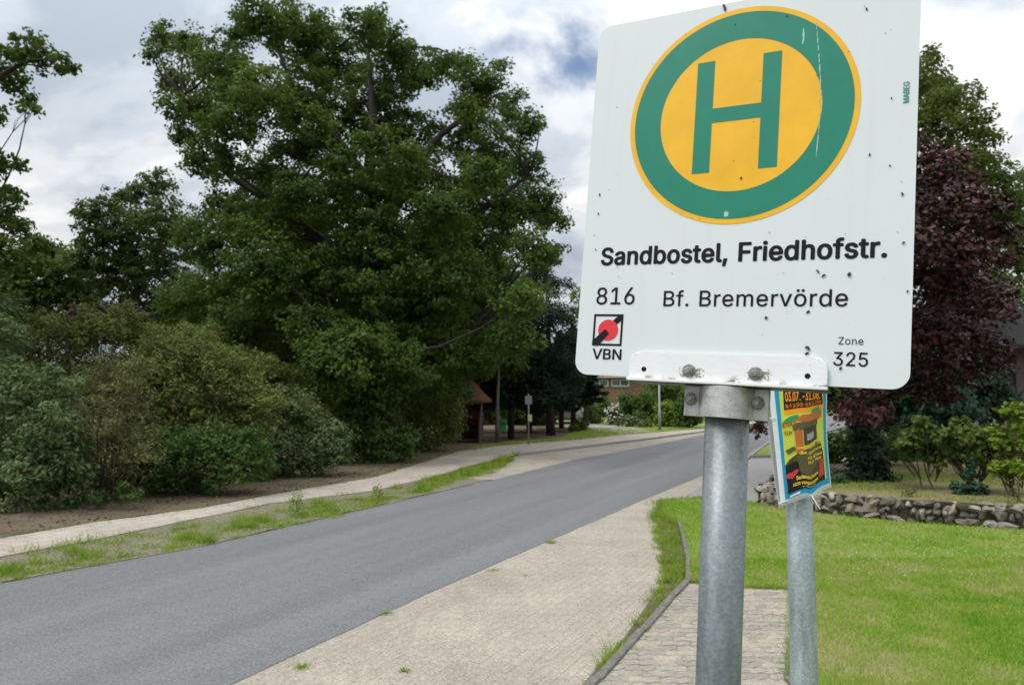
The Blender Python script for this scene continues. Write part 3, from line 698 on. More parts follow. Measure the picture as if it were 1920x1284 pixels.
for ri in range(3):
    s = rng.uniform(0, .1)
    while s < tot:
        w = rng.choice([.08, .12, .17, .27], p=[.22, .30, .26, .22]) * rng.uniform(.85, 1.2)
        h = (rowsz[ri + 1] - rowsz[ri]) * rng.uniform(.95, 1.25)
        if ri < 2 and rng.uniform() < .22: h += .10
        p, d = along(min(s + w / 2, tot)); nrm = Vector((-d.y, d.x, 0))
        stone(Vector((p.x, p.y, rowsz[ri] + h / 2 + rng.normal() * .012)) + nrm * rng.normal() * .015, d, w * 1.34, h * 1.36, rng.uniform(.24, .36))
        s += w * .97
me_w = bpy.data.meshes.new('stones'); bm.to_mesh(me_w); bm.free(); link_mesh('stones', me_w, M['stone'], sw)
bm = bmesh.new()
for a, b in seg:
    d = (b - a); box(bm, tuple((a + b) / 2 + swi + Vector((0, 0, .17))), (d.length, .14, .34), Matrix.Rotation(math.atan2(d.y, d.x), 3, 'Z'))
obj('earth_core', bm, M['deepsoil'], sw)

# ------------------------------------------------------------------ trees
def jit(lst, Y, s): return pxblobs([(x, y, r, Y + rng.normal() * s) for x, y, r in lst])
oakb = [(505, 35, 62), (560, 60, 70), (450, 60, 42), (620, 110, 80), (690, 50, 44), (740, 95, 55), (700, 35, 30), (305, 70, 34), (285, 100, 22), (360, 85, 40), (400, 110, 52), (430, 150, 62), (330, 150, 38), (322, 195, 28), (370, 210, 48), (338, 250, 28), (420, 240, 62), (480, 180, 74), (380, 300, 45),
        (560, 180, 78), (640, 230, 78), (560, 280, 76), (500, 330, 66), (720, 180, 76), (790, 135, 50), (760, 260, 76), (825, 120, 36), (870, 125, 34), (900, 165, 55), (940, 125, 18), (880, 240, 72), (960, 200, 40), (985, 240, 38), (1012, 232, 14), (930, 310, 68), (990, 310, 36), (1030, 405, 36), (1005, 380, 56), (940, 400, 78), (1055, 420, 14), (1000, 470, 56), (1035, 475, 28),
        (640, 360, 86), (740, 360, 78), (830, 340, 76), (440, 400, 74), (540, 410, 78), (390, 450, 66), (620, 470, 88), (720, 470, 88), (820, 450, 88), (900, 500, 80), (980, 560, 52), (500, 500, 88), (410, 540, 78), (600, 580, 88), (700, 600, 96), (800, 580, 90), (890, 600, 80), (960, 640, 50), (740, 690, 80), (815, 680, 74), (900, 665, 56), (500, 590, 80), (835, 705, 42), (700, 700, 70), (590, 690, 60), (430, 630, 70), (350, 560, 60)]
OY = 24.0
blobs = jit(oakb, OY, 1.9)
front = jit([(610, 630, 62), (560, 610, 40), (680, 650, 68), (740, 670, 50), (640, 690, 70), (770, 700, 40), (700, 720, 60), (600, 670, 50)], 20.2, .5)
front2 = jit([(560, 370, 62), (690, 430, 76), (760, 320, 56), (650, 320, 50), (830, 400, 66), (480, 420, 56), (720, 530, 86), (850, 520, 76), (600, 520, 76), (600, 240, 46), (700, 260, 44), (900, 330, 50), (880, 210, 34), (420, 310, 36)], 21.6, .5)
back = jit([(560, 450, 120), (850, 470, 120), (700, 580, 150), (930, 560, 80), (500, 580, 110)], OY + 5.5, .8)
base = P(765, 0, 26.0); base[2] = PZ
tree('oak_tree', 'tall broad oak towering over the hedge left of the road', 'tree', tuple(base), [base, P(755, 700, 26), P(742, 560, 25.6), P(725, 440, 25)], blobs + front + front2 + back, 'oak', .42,
     dens=66, per=42, rt=.23, L=.122, Wd=.088, flat=.88, shell=.5,
     forks=[[P(725, 440, 25), P(690, 340, 24.5), P(640, 270, 24), P(560, 190, 23.6), P(520, 90, 24)], [P(725, 440, 25), P(760, 330, 24.6), P(830, 250, 24), P(900, 200, 24)], [P(742, 560, 25.6), P(830, 470, 25), P(920, 380, 24.5), P(990, 330, 24)], [P(742, 560, 25.6), P(640, 480, 25), P(540, 400, 24), P(430, 330, 24), P(340, 180, 24)], [P(755, 700, 26), P(850, 640, 25), P(940, 560, 25)], [P(690, 340, 24.5), P(700, 220, 24.5), P(690, 90, 24.5)], [P(755, 700, 26), P(690, 680, 23), P(640, 660, 20.5)]], fork_r=.5, limb_r=.10, twigs=2)
# left edge oak, its trunk outside the photograph
base = np.array([-14.5, 14.5, PZ])
tree('oak_tree', 'oak reaching in at the left edge with loose hanging branches', 'tree', tuple(base), [base, base + [0, 0, 3], base + [.3, .2, 6]],
     jit([(28, 95, 34), (72, 108, 34), (50, 75, 16), (112, 122, 20), (135, 128, 10), (15, 140, 42), (50, 188, 20), (66, 205, 10), (-50, 110, 46), (-80, 170, 66), (2, 228, 18), (10, 305, 24), (36, 312, 10), (-40, 300, 46), (15, 365, 32), (-30, 400, 70), (30, 425, 30), (10, 480, 48), (60, 460, 28), (80, 490, 22), (-160, 250, 110), (-190, 90, 100), (-200, 400, 130), (-80, 500, 80), (-300, 200, 150), (-320, 40, 140)], 14, .8) + jit([(-200, -100, 160), (-350, 100, 180), (-330, 380, 150)], 15, 1),
     'oak', .36, dens=130, per=30, rt=.13, L=.095, Wd=.07, flat=.85, shell=.55, forks=[[base + [.3, .2, 6], P(-60, 180, 14), P(40, 120, 14)], [base + [0, 0, 3], P(-100, 420, 14), P(-10, 380, 14)]], limb_r=.05)
tree('oak_tree', 'smaller dark oak between the left edge and the tall oak', 'tree', (P(265, 0, 34)[0], 34, PZ), [(P(265, 0, 34)[0], 34, PZ), P(262, 640, 34), P(255, 520, 34)],
     jit([(300, 345, 34), (262, 365, 34), (215, 375, 32), (165, 395, 28), (180, 430, 46), (240, 430, 66), (310, 410, 60), (160, 480, 42), (220, 500, 66), (300, 490, 70), (250, 560, 70), (340, 560, 60), (165, 540, 40), (150, 395, 16)], 34, 1.4), 'oak_b', .24, dens=40, per=34, rt=.24, L=.16, Wd=.115)
tree('far_tree', 'green tree with loose crown low behind the hedge, far left', 'tree', (P(90, 0, 38)[0], 38, PZ), [(P(90, 0, 38)[0], 38, PZ), P(90, 700, 38), P(92, 600, 38)],
     jit([(40, 610, 46), (110, 600, 46), (180, 610, 46), (250, 610, 46), (310, 600, 46), (110, 480, 30), (70, 470, 36), (30, 500, 46), (140, 500, 26), (100, 530, 50), (50, 560, 50), (150, 550, 40), (0, 540, 60)], 38, 1), 'oak', .2, dens=44, per=24, rt=.33, L=.25, Wd=.145)
tree('copper_tree', 'small dark purple tree behind the hedge under the smaller oak', 'tree', (P(180, 0, 30)[0], 30, PZ), [(P(180, 0, 30)[0], 30, PZ), P(180, 680, 30), P(182, 620, 30)],
     jit([(155, 580, 20), (190, 578, 24), (225, 585, 22), (170, 610, 36), (260, 592, 18), (120, 595, 18)], 30, .6), 'maple_red', .12, dens=60, per=24, rt=.24, L=.2, Wd=.12)
tree('far_tree', 'dull green tree filling the gap behind the tall oak', 'tree', (P(430, 0, 33)[0], 33, PZ), [(P(430, 0, 33)[0], 33, PZ), P(430, 700, 33), P(430, 600, 33)],
     jit([(350, 590, 60), (430, 610, 70), (500, 650, 70), (390, 660, 70), (570, 680, 70), (470, 700, 60)], 33, 1), 'oak_b', .2, dens=44, per=24, rt=.32, L=.24, Wd=.14)
tree('far_tree', 'dark tree rising behind the bus shelter roof', 'tree', (P(880, 0, 37)[0], 37, PZ), [(P(880, 0, 37)[0], 37, PZ), P(880, 720, 37), P(880, 640, 37)],
     jit([(800, 620, 90), (880, 640, 90), (950, 600, 70), (820, 720, 60), (900, 730, 60), (960, 700, 60)], 37, 1), 'oak_b', .25, dens=34, per=24, rt=.38, L=.27, Wd=.16)

def spruce(label, px, Y, z0, top_y, rad, n=26, per=13, group='spruces at the road bend', mat='spruce', lean=0):
    x = (px - 960) / FPX * Y; H = EYE + (740 - top_y) / FPX * Y
    root = thing('spruce_tree', label, 'tree', (x, Y, PZ), 0, group)
    bm = bmesh.new(); tube(bm, [(0, 0, -.1), (.02, 0, H * .35), (0, .03, H * .7), (0, 0, H - .05)], [.15, .12, .07, .015], 8)
    cs, ns, ax = [], [], []
    for i in range(n):
        t = i / (n - 1); z = z0 + (H - z0) * t ** .95
        r = rad * ((1 - t) ** .75 * (.75 + .25 * rng.uniform()) + .05); k = rng.randint(6, 9); a0 = rng.uniform(0, 6.28)
        for j in range(k):
            a = a0 + 6.283 * j / k + rng.normal() * .2; rr = r * rng.uniform(.7, 1.15); d = np.array([math.cos(a), math.sin(a), 0])
            pts = [np.array([0, 0, z]) + d * rr * u + np.array([0, 0, -.30 * rr * u + .16 * rr * u * u]) for u in np.linspace(0, 1, 5)]
            if rr > .3: tube(bm, pts, [.025, .02, .014, .009, .004], 4, False)
            m = max(14, int(per * rr * 22)); u = rng.uniform(.12, 1.05, m) ** .8
            side = np.cross(d, [0, 0, 1]); sw_ = rng.normal(size=m) * .26 * rr * (1.1 - u)
            c = np.array([0, 0, z]) + d * (rr * u)[:, None] + np.array([0, 0, 1.0]) * ((-.30 * u + .16 * u * u) * rr)[:, None] + side * sw_[:, None] + np.array([0, 0, -1]) * np.abs(rng.normal(size=m) * .09)[:, None]
            cs.append(c); ns.append(np.array([0, 0, .8]) + rng.normal(size=(m, 3)) * .45); ax.append(np.tile(d * .8 + np.array([0, 0, -.45]), (m, 1)) + side * np.sign(sw_)[:, None] * .6)
    obj('trunk', bm, M['bark'], root, True)
    q = leaf_quads(np.concatenate(cs), np.concatenate(ns), .22, .075, np.concatenate(ax))
    link_mesh('crown', faces_mesh('crown', q), M[mat], root)
pb_ = np.array([P(1030, 0, 34)[0], 34, PZ])
tree('pine_tree', 'tall dark pine between the oak and the sign panel', 'tree', tuple(pb_), [pb_, P(1028, 720, 34), P(1028, 600, 34), P(1025, 500, 34)],
     jit([(1018, 492, 24), (1000, 520, 38), (1040, 540, 34), (985, 560, 46), (1050, 590, 36), (1010, 600, 60), (1066, 640, 34), (960, 630, 60), (1040, 680, 52), (1075, 700, 28), (980, 690, 60), (1015, 735, 46), (1060, 740, 34), (950, 735, 46), (1000, 770, 24), (1080, 580, 12)], 34, .9), 'spruce', .17, dens=44, per=46, rt=.3, L=.17, Wd=.06, flat=.62, up=.9)
tree('far_tree', 'light airy tree beside the dark pine at the panel corner', 'tree', (P(1095, 0, 44)[0], 44, PZ), [(P(1095, 0, 44)[0], 44, PZ), P(1095, 700, 44), P(1092, 600, 44)],
     jit([(1088, 555, 18), (1080, 590, 20), (1095, 620, 24), (1085, 660, 22), (1110, 680, 30), (1120, 620, 30)], 44, .5), 'garden', .12, dens=22, per=22, rt=.36, L=.24, Wd=.15)
spruce('spruce with drooping lower boughs right of the bus shelter', 958, 31, 1.7, 560, 1.9)
spruce('spruce standing closest to the brick house', 1074, 38, 1.9, 610, 1.8, 24, 11)
spruce('dark spruce between the thin post and the tall pine', 992, 37, 1.6, 590, 2.2)
spruce('short dark spruce beside the driveway', 1052, 41, 1.7, 620, 1.8, 22)
tree('far_tree', 'broad dark tree closing the view behind the spruce trunks', 'tree', (P(975, 0, 47)[0], 47, PZ), [(P(975, 0, 47)[0], 47, PZ), P(975, 740, 47), P(975, 700, 47)],
     jit([(880, 770, 40), (920, 775, 36), (960, 765, 40), (1000, 760, 36), (1035, 750, 34), (900, 720, 50), (960, 700, 60), (1020, 690, 60), (1060, 710, 40), (880, 785, 34), (930, 788, 30), (975, 786, 30), (1010, 784, 28), (1085, 700, 30)], 47, .8), 'oak_b', .2, dens=34, per=22, rt=.4, L=.3, Wd=.18)
# bare slim trunk by the bin
b1 = G(933.5, 830, PZ)
tree('slim_tree', 'slim pale trunked tree between the shelter and the green bin', 'tree', tuple(b1), [b1, b1 + [-.03, 0, 1.2], b1 + [.02, .05, 2.4], b1 + [.05, .1, 3.4]], [(b1 + np.array([.1, .4, 3.4]), .8), (b1 + np.array([-.5, .5, 3.0]), .6), (b1 + np.array([.6, .3, 3.0]), .6)], 'oak_b', .085, dens=40, per=20, rt=.22, L=.17, Wd=.1, bark='bark_pale', limb_r=.03)

# right hand garden
def at_g(px, Y): return np.array([(px - 960) / FPX * Y, Y, GZ])
mb = at_g(1628, 15.2)
tree('copper_maple', 'dark red leaved maple behind the sign and the stone wall', 'tree', tuple(mb), [mb, P(1625, 860, 15.2), P(1622, 760, 15.2), P(1640, 620, 15.2)],
     jit([(1742, 285, 34), (1790, 315, 52), (1835, 385, 50), (1865, 435, 36), (1885, 480, 26), (1760, 400, 76), (1815, 470, 68), (1885, 590, 36), (1850, 560, 50), (1760, 520, 78), (1885, 660, 34), (1800, 630, 74), (1850, 680, 44), (1730, 640, 78), (1700, 720, 56), (1780, 720, 50),
          (1650, 300, 90), (1600, 420, 100), (1680, 450, 100), (1600, 560, 100), (1520, 520, 90), (1450, 600, 80), (1500, 680, 80), (1400, 690, 56), (1385, 712, 22), (1600, 680, 86), (1625, 755, 46), (1580, 775, 34), (1440, 755, 26), (1650, 770, 34), (1408, 800, 18), (1432, 790, 8)], 15.0, .7) + jit([(1680, 420, 130), (1780, 560, 120), (1560, 620, 120)], 17.6, .4),
     'maple_red', .17, dens=62, per=34, rt=.19, L=.115, Wd=.085, flat=.75, shell=.55, forks=[[P(1640, 620, 15.2), P(1720, 520, 15), P(1800, 430, 15)], [P(1622, 760, 15.2), P(1520, 680, 15), P(1420, 650, 15)]], limb_r=.05, up=.7)
gb = np.array([(1690 - 960) / FPX * 25, 25, 0.0])
tree('oak_tree', 'yellowish green oak rising behind the red maple', 'tree', tuple(gb), [gb, P(1690, 640, 25), P(1695, 420, 25), P(1700, 300, 25)],
     jit([(1735, 108, 28), (1745, 150, 46), (1790, 185, 46), (1815, 235, 46), (1845, 265, 26), (1832, 310, 52), (1872, 330, 32), (1888, 345, 16), (1885, 390, 40), (1750, 230, 78), (1690, 180, 90), (1640, 250, 100), (1895, 440, 44), (1780, 320, 76), (1850, 390, 66), (1880, 500, 56), (1790, 430, 90), (1700, 380, 110), (1860, 545, 46), (1600, 200, 90), (1560, 330, 100)], 25, 1.4), 'oak_c', .36, dens=46, per=40, rt=.24, L=.135, Wd=.095, forks=[[P(1695, 420, 25), P(1760, 300, 25), P(1800, 220, 25)]], limb_r=.09, twigs=2)
rb = np.array([(1955 - 960) / FPX * 32, 32, 0.0])
tree('far_tree', 'bluish green tree cut by the right edge of the photo', 'tree', tuple(rb), [rb, P(1955, 600, 32), P(1955, 450, 32)], jit([(1925, 355, 26), (1950, 330, 40), (1918, 410, 20), (1945, 430, 46), (1915, 480, 24), (1950, 520, 50), (1915, 560, 30)], 32, .8), 'privet', .2, dens=24, per=22, rt=.34, L=.24, Wd=.14)

# ------------------------------------------------------------------ shrubs
def shrub(name, label, cat, base, blobs, leaf, dens=60, per=20, rt=.13, L=.075, Wd=.04, flat=.9, shell=.5, stems=6, sr=.018, up=.5, group=None):
    root = thing(name, label, cat, tuple(base), 0, group); inv = -np.array(base); lb = [(np.array(c) + inv, r) for c, r in blobs]
    bm = bmesh.new()
    for k in range(stems):
        C, r = lb[k % len(lb)]; p0 = np.array([rng.normal() * .12, rng.normal() * .1, -.05]); e_ = C + unit(rng.normal(size=3) + np.array([0, 0, .6])) * r * .7
        tube(bm, bend(p0, e_, .05, 5), [sr, sr * .8, sr * .6, sr * .4, sr * .2], 5, False)
    for C, r in lb:
        for k in range(3):
            tube(bm, bend(np.array([C[0] * .5, C[1] * .5, max(.05, C[2] * .3)]), C + unit(rng.normal(size=3) + np.array([0, -.2, .4])) * r * .95, .05, 4), [sr * .5, sr * .4, sr * .25, sr * .1], 4, False)
    obj('stems', bm, M['twig'], root)
    link_mesh('foliage', faces_mesh('foliage', crown_leaves(lb, dens * 3.2, per, rt, L * 1.12, Wd * 1.12, flat, shell, up)), M[leaf], root)
    return root
def base_of(px, Y, z=PZ): return np.array([(px - 960) / FPX * Y, Y, z])
G1 = 'bushes along the far pavement'
shrub('leafy_bush', 'bluish green bush at the left end of the hedge', 'bush', base_of(50, 12.6), jit([(60, 745, 62), (15, 705, 52), (105, 720, 44), (40, 850, 72), (110, 850, 58), (90, 795, 64), (-40, 800, 90), (25, 915, 40), (120, 915, 34), (70, 920, 36), (-20, 930, 40), (60, 880, 50), (140, 890, 40)], 12.4, .25), 'blueleaf', 80, 20, .12, .085, .042, group=G1)
shrub('dry_bush', 'brownish half dry bush right of the bluish green one', 'bush', base_of(200, 13.3), jit([(190, 700, 46), (230, 740, 54), (180, 780, 54), (245, 800, 54), (160, 850, 40), (215, 860, 46), (170, 910, 30), (150, 730, 40), (200, 830, 54), (250, 700, 40), (270, 850, 44), (140, 780, 40), (200, 900, 34), (240, 905, 28), (250, 880, 36)], 13.2, .25), 'dryleaf', 70, 18, .12, .07, .024, stems=14, group=G1)
shrub('broom_bush', 'olive twiggy bush highest at the back of the hedge', 'bush', base_of(190, 16.5), jit([(120, 630, 48), (200, 620, 44), (265, 630, 48), (60, 660, 46), (150, 680, 56), (310, 665, 52), (235, 690, 60), (20, 640, 40), (90, 605, 34), (230, 595, 30), (160, 600, 34), (300, 700, 50), (180, 730, 60), (100, 720, 60), (350, 640, 40)], 16.5, .4), 'broom', 80, 22, .15, .11, .03, stems=8, up=.9, group=G1)
shrub('broom_bush', 'pale olive feathery bush in the middle of the hedge', 'bush', base_of(380, 15.4), jit([(330, 690, 50), (395, 695, 52), (450, 735, 54), (345, 765, 62), (285, 740, 46), (410, 780, 60), (300, 800, 50), (460, 800, 46), (380, 660, 40), (430, 690, 46), (300, 660, 40), (490, 760, 46), (370, 800, 56), (260, 700, 46)], 15.3, .3), 'broom', 84, 22, .14, .10, .032, stems=8, up=.8, group=G1)
shrub('leafy_bush', 'deep green low bush in front of the pale olive one', 'bush', base_of(340, 14.0), jit([(310, 845, 56), (375, 845, 52), (270, 880, 44), (415, 865, 48), (345, 895, 36), (300, 905, 30), (400, 900, 28), (240, 905, 26), (450, 865, 44), (480, 870, 36), (440, 895, 22), (370, 910, 22), (320, 870, 50), (400, 830, 50), (290, 840, 50), (460, 830, 44)], 14.0, .25), 'privet', 84, 20, .11, .075, .042, group=G1)
shrub('leafy_bush', 'bluish bush with upright shoots right of the pale olive one', 'bush', base_of(530, 17.0), jit([(490, 770, 46), (540, 760, 44), (580, 790, 44), (470, 840, 46), (530, 840, 48), (595, 835, 38), (500, 875, 26), (560, 872, 26), (600, 865, 30), (530, 880, 22), (620, 820, 40), (630, 850, 30), (460, 800, 44)], 17.0, .3), 'blueleaf', 72, 20, .13, .095, .045, group=G1)
shrub('broom_bush', 'olive bush between the bluish bush and the oak boughs', 'bush', base_of(520, 20.0), jit([(510, 700, 42), (470, 720, 40), (560, 730, 40), (530, 760, 50), (590, 770, 40), (420, 680, 44), (480, 690, 40), (600, 740, 36), (380, 640, 40)], 20, .3), 'broom', 70, 22, .16, .12, .04, stems=8, up=.8, group=G1)
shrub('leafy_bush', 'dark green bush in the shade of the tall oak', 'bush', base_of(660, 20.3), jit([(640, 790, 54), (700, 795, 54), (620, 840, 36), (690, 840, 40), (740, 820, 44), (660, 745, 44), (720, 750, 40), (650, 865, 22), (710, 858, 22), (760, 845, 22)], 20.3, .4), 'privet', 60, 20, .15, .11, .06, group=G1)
shrub('broom_bush', 'dull olive bush at the right end of the hedge by the shelter', 'bush', base_of(810, 25.0), jit([(780, 780, 50), (830, 775, 42), (800, 825, 34), (750, 820, 40), (845, 805, 26), (850, 770, 22)], 25.0, .4), 'broom', 50, 20, .18, .12, .05, group=G1)
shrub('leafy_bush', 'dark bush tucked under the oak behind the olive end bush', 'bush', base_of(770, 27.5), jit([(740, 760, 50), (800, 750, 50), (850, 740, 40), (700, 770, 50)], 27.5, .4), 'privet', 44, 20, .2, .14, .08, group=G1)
shrub('rowan_sapling', 'pale leaved sapling at the left edge above the bluish bush', 'sapling', base_of(5, 13.6), jit([(15, 570, 30), (5, 620, 36), (25, 655, 30), (-30, 600, 50)], 13.6, .2), 'blueleaf', 70, 16, .13, .13, .035, up=1.2, group=G1)
shrub('low_plant', 'low ground plant in front of the brownish bush', 'plant', base_of(205, 12.3), jit([(190, 935, 18), (235, 925, 20), (150, 940, 16), (255, 935, 14)], 12.25, .1), 'privet', 130, 16, .07, .06, .034, stems=4, sr=.006)
shrub('low_plant', 'low ground plant at the left edge before the bluish bush', 'plant', base_of(30, 11.9), jit([(20, 945, 20), (60, 940, 20), (-10, 955, 20)], 11.9, .1), 'blueleaf', 130, 16, .07, .06, .034, stems=4, sr=.006)
# right garden shrubs and saplings
shrub('ivy_mound', 'dark ivy mass climbing the maple trunk behind the wall', 'ivy', at_g(1632, 14.6), jit([(1630, 885, 40), (1622, 835, 30), (1655, 900, 26), (1600, 900, 24), (1640, 855, 30), (1618, 800, 22)], 14.6, .12), 'spruce', 130, 18, .09, .08, .055)
shrub('ivy_mound', 'green ivy mound round the light green sapling on the wall', 'ivy', at_g(1818, 12.6), jit([(1800, 918, 16), (1825, 918, 18), (1845, 922, 12), (1818, 890, 11), (1820, 865, 9), (1790, 905, 8)], 12.6, .06), 'ivy', 260, 16, .05, .06, .045, stems=4)
shrub('maple_sapling', 'thin light green sapling left of the ivy covered one', 'sapling', at_g(1737, 13.2), jit([(1740, 840, 26), (1710, 850, 18), (1765, 848, 18), (1700, 825, 20), (1735, 800, 24), (1685, 840, 12), (1760, 870, 8)], 13.2, .12), 'garden', 120, 14, .10, .10, .075, stems=2, sr=.02, up=.9)
shrub('maple_sapling', 'light green sapling with ivy covered stem behind the wall', 'sapling', at_g(1817, 12.9), jit([(1785, 820, 26), (1790, 850, 22), (1835, 840, 26), (1815, 815, 22), (1860, 830, 18), (1845, 870, 14), (1800, 790, 16)], 12.9, .12), 'garden', 130, 14, .10, .10, .075, stems=3, sr=.035, up=.9)
shrub('maple_sapling', 'bright yellowish sapling at the right edge of the garden', 'sapling', at_g(1905, 12.4), jit([(1900, 768, 16), (1912, 790, 20), (1865, 805, 14), (1880, 825, 18), (1905, 840, 26), (1885, 868, 20), (1915, 880, 22), (1868, 880, 12), (1930, 820, 30)], 12.4, .12), 'lime', 130, 13, .09, .095, .07, stems=4, sr=.02, up=.9)
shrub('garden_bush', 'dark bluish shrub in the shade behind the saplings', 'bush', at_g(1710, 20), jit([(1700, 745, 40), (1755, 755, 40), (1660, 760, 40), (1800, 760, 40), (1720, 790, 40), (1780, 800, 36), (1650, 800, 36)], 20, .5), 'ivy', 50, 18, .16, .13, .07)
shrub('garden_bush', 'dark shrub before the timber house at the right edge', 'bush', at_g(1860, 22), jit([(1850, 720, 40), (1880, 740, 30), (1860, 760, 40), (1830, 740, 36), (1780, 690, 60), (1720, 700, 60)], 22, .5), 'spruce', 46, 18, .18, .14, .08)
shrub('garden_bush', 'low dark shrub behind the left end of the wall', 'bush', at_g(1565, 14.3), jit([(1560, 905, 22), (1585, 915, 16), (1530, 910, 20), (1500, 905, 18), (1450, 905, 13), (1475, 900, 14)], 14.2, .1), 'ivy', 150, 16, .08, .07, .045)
shrub('dry_plant', 'small dry grey plant on top of the wall', 'plant', at_g(1703, 12.3), jit([(1690, 915, 9), (1715, 915, 9), (1705, 922, 10)], 12.3, .05), 'dryleaf', 200, 10, .06, .04, .02, stems=8, sr=.006)
shrub('dry_plant', 'grey leafless looking plant at the right end of the wall', 'plant', at_g(1905, 11.6), jit([(1900, 920, 14), (1912, 905, 12), (1890, 925, 10)], 11.6, .05), 'dryleaf', 160, 10, .07, .04, .02, stems=10, sr=.007)
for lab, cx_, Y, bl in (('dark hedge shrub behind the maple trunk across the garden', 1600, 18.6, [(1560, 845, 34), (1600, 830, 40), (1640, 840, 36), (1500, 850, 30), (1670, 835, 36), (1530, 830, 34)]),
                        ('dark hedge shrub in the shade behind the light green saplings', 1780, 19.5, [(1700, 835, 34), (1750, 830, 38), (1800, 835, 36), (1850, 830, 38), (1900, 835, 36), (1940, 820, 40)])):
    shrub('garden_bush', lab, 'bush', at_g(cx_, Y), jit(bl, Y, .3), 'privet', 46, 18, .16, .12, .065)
# far garden in front of the brick house
def yb(px, Y): return np.array([(px - 960) / FPX * Y, Y, PZ])
for lab, Y, bl, mt in (('light green garden bush below the brick house windows', 52, [(1130, 752, 16), (1120, 768, 16), (1142, 770, 16)], 'garden'),
                       ('dark garden bush in the middle of the far flower bed', 50, [(1178, 752, 20), (1170, 772, 20), (1195, 770, 18)], 'privet'),
                       ('bright green bush left of the street lamp', 48, [(1210, 748, 22), (1218, 770, 22), (1200, 780, 18)], 'garden'),
                       ('lime yellow bush right behind the street lamp', 44, [(1248, 765, 17), (1255, 782, 18), (1238, 788, 14)], 'lime'),
                       ('tall green bush behind the lime yellow one', 54, [(1245, 725, 26), (1265, 735, 26), (1225, 735, 22), (1250, 750, 26)], 'garden'),
                       ('dark bush at the bend beside the bus stop pole', 42, [(1285, 765, 22), (1300, 745, 26), (1275, 790, 14), (1300, 785, 18)], 'privet'),
                       ('pale green bush beside the parked car', 48, [(1108, 772, 13), (1100, 782, 12), (1118, 786, 12)], 'garden'),
                       ('low grey green bush before the bright garden bushes', 43, [(1180, 788, 11), (1200, 792, 9), (1160, 790, 9), (1215, 794, 9)], 'blueleaf')):
    c = np.mean([b[0] for b in bl]); shrub('garden_bush', lab, 'bush', yb(c, Y), jit(bl, Y, .3), mt, 40, 16, .22, .17, .10, group='bushes in the far garden')
rs = shrub('rose_bush', 'rose bush with white blossoms in the far garden', 'bush', yb(1152, 46), jit([(1145, 772, 14), (1158, 778, 13), (1150, 790, 10)], 46, .2), 'garden', 50, 16, .2, .14, .09)
bm = bmesh.new()
for k in range(60):
    x, y, r = [(1152, 762, 8), (1156, 772, 12), (1148, 786, 12), (1138, 770, 8)][k % 4]
    p = P(x + rng.normal() * r * .6, y + rng.normal() * r * .5, 45.6) - yb(1152, 46)
    bmesh.ops.create_icosphere(bm, subdivisions=1, radius=rng.uniform(.03, .075), matrix=Matrix.Translation(p))
obj('blossoms', bm, M['petal'], rs)
for px, py, r, lab in ((1077, 800, 11, 'round clipped shrub on the grass before the driveway'), (1090, 797, 12, 'round shrub right behind the clipped one on the grass')):
    Y = G(px, py + r * .9, PZ)[1]; shrub('box_shrub', lab, 'bush', yb(px, Y), [(P(px, py, Y), r * Y / FPX)] + jit([(px - 4, py + 4, r * .7), (px + 4, py + 4, r * .7)], Y, .1), 'garden', 140, 16, .08, .08, .05, stems=4)
# woods on the horizon
q = []
for k in range(220):
    a = R(rng.uniform(-75, 75)); d = rng.uniform(105, 150); C = np.array([math.sin(a) * d, math.cos(a) * d, rng.uniform(1, 4.5)]); q.append((C, rng.uniform(3, 5)))
dw = link_mesh('distant_woods', faces_mesh('distant_woods', crown_leaves(q, 3.2, 16, 1.0, 1.3, .9)), M['oak_b']); tag(dw, kind='stuff')

# ------------------------------------------------------------------ grass
def in_poly(pts, poly):
    x, y = pts[:, 0], pts[:, 1]; c = np.zeros(len(pts), bool); n = len(poly)
    for i in range(n):
        x0, y0 = poly[i][:2]; x1, y1 = poly[(i + 1) % n][:2]
        c ^= ((y0 > y) != (y1 > y)) & (x < (x1 - x0) * (y - y0) / (y1 - y0 + 1e-12) + x0)
    return c
def blades(c, h, w, lean=.5):
    N = len(c); a = rng.uniform(0, 2 * math.pi, N); s = np.stack([np.cos(a), np.sin(a), np.zeros(N)], 1)
    t = rng.normal(size=(N, 3)) * lean; t[:, 2] = 1; t = unit(t); h = h[:, None]; w = w[:, None]
    return np.stack([c - s * w * .5, c + s * w * .5, c + t * h], 1)
def scatter(poly, n, bb): 
    p = np.stack([rng.uniform(bb[0], bb[1], n), rng.uniform(bb[2], bb[3], n)], 1); return p[in_poly(p, poly)]
near = scatter(lawn_poly, 330000, (1.0, 7.0, 3.4, 8.6)); far = scatter(lawn_poly, 130000, (1.5, 9.5, 8.6, 15.0))
pp = np.concatenate([near, far]); dist = np.hypot(pp[:, 0], pp[:, 1])
c = np.concatenate([pp, np.full((len(pp), 1), LZ)], 1)
h = rng.uniform(.018, .06, len(c)) * (.75 + .5 * rng.uniform(size=len(c)) ** 3); w = .0055 * np.maximum(1, dist / 6) * rng.uniform(.7, 1.3, len(c))
tag(link_mesh('lawn_grass', faces_mesh('lawn_grass', blades(c, h, w, .55)), M['grass']), kind='stuff')
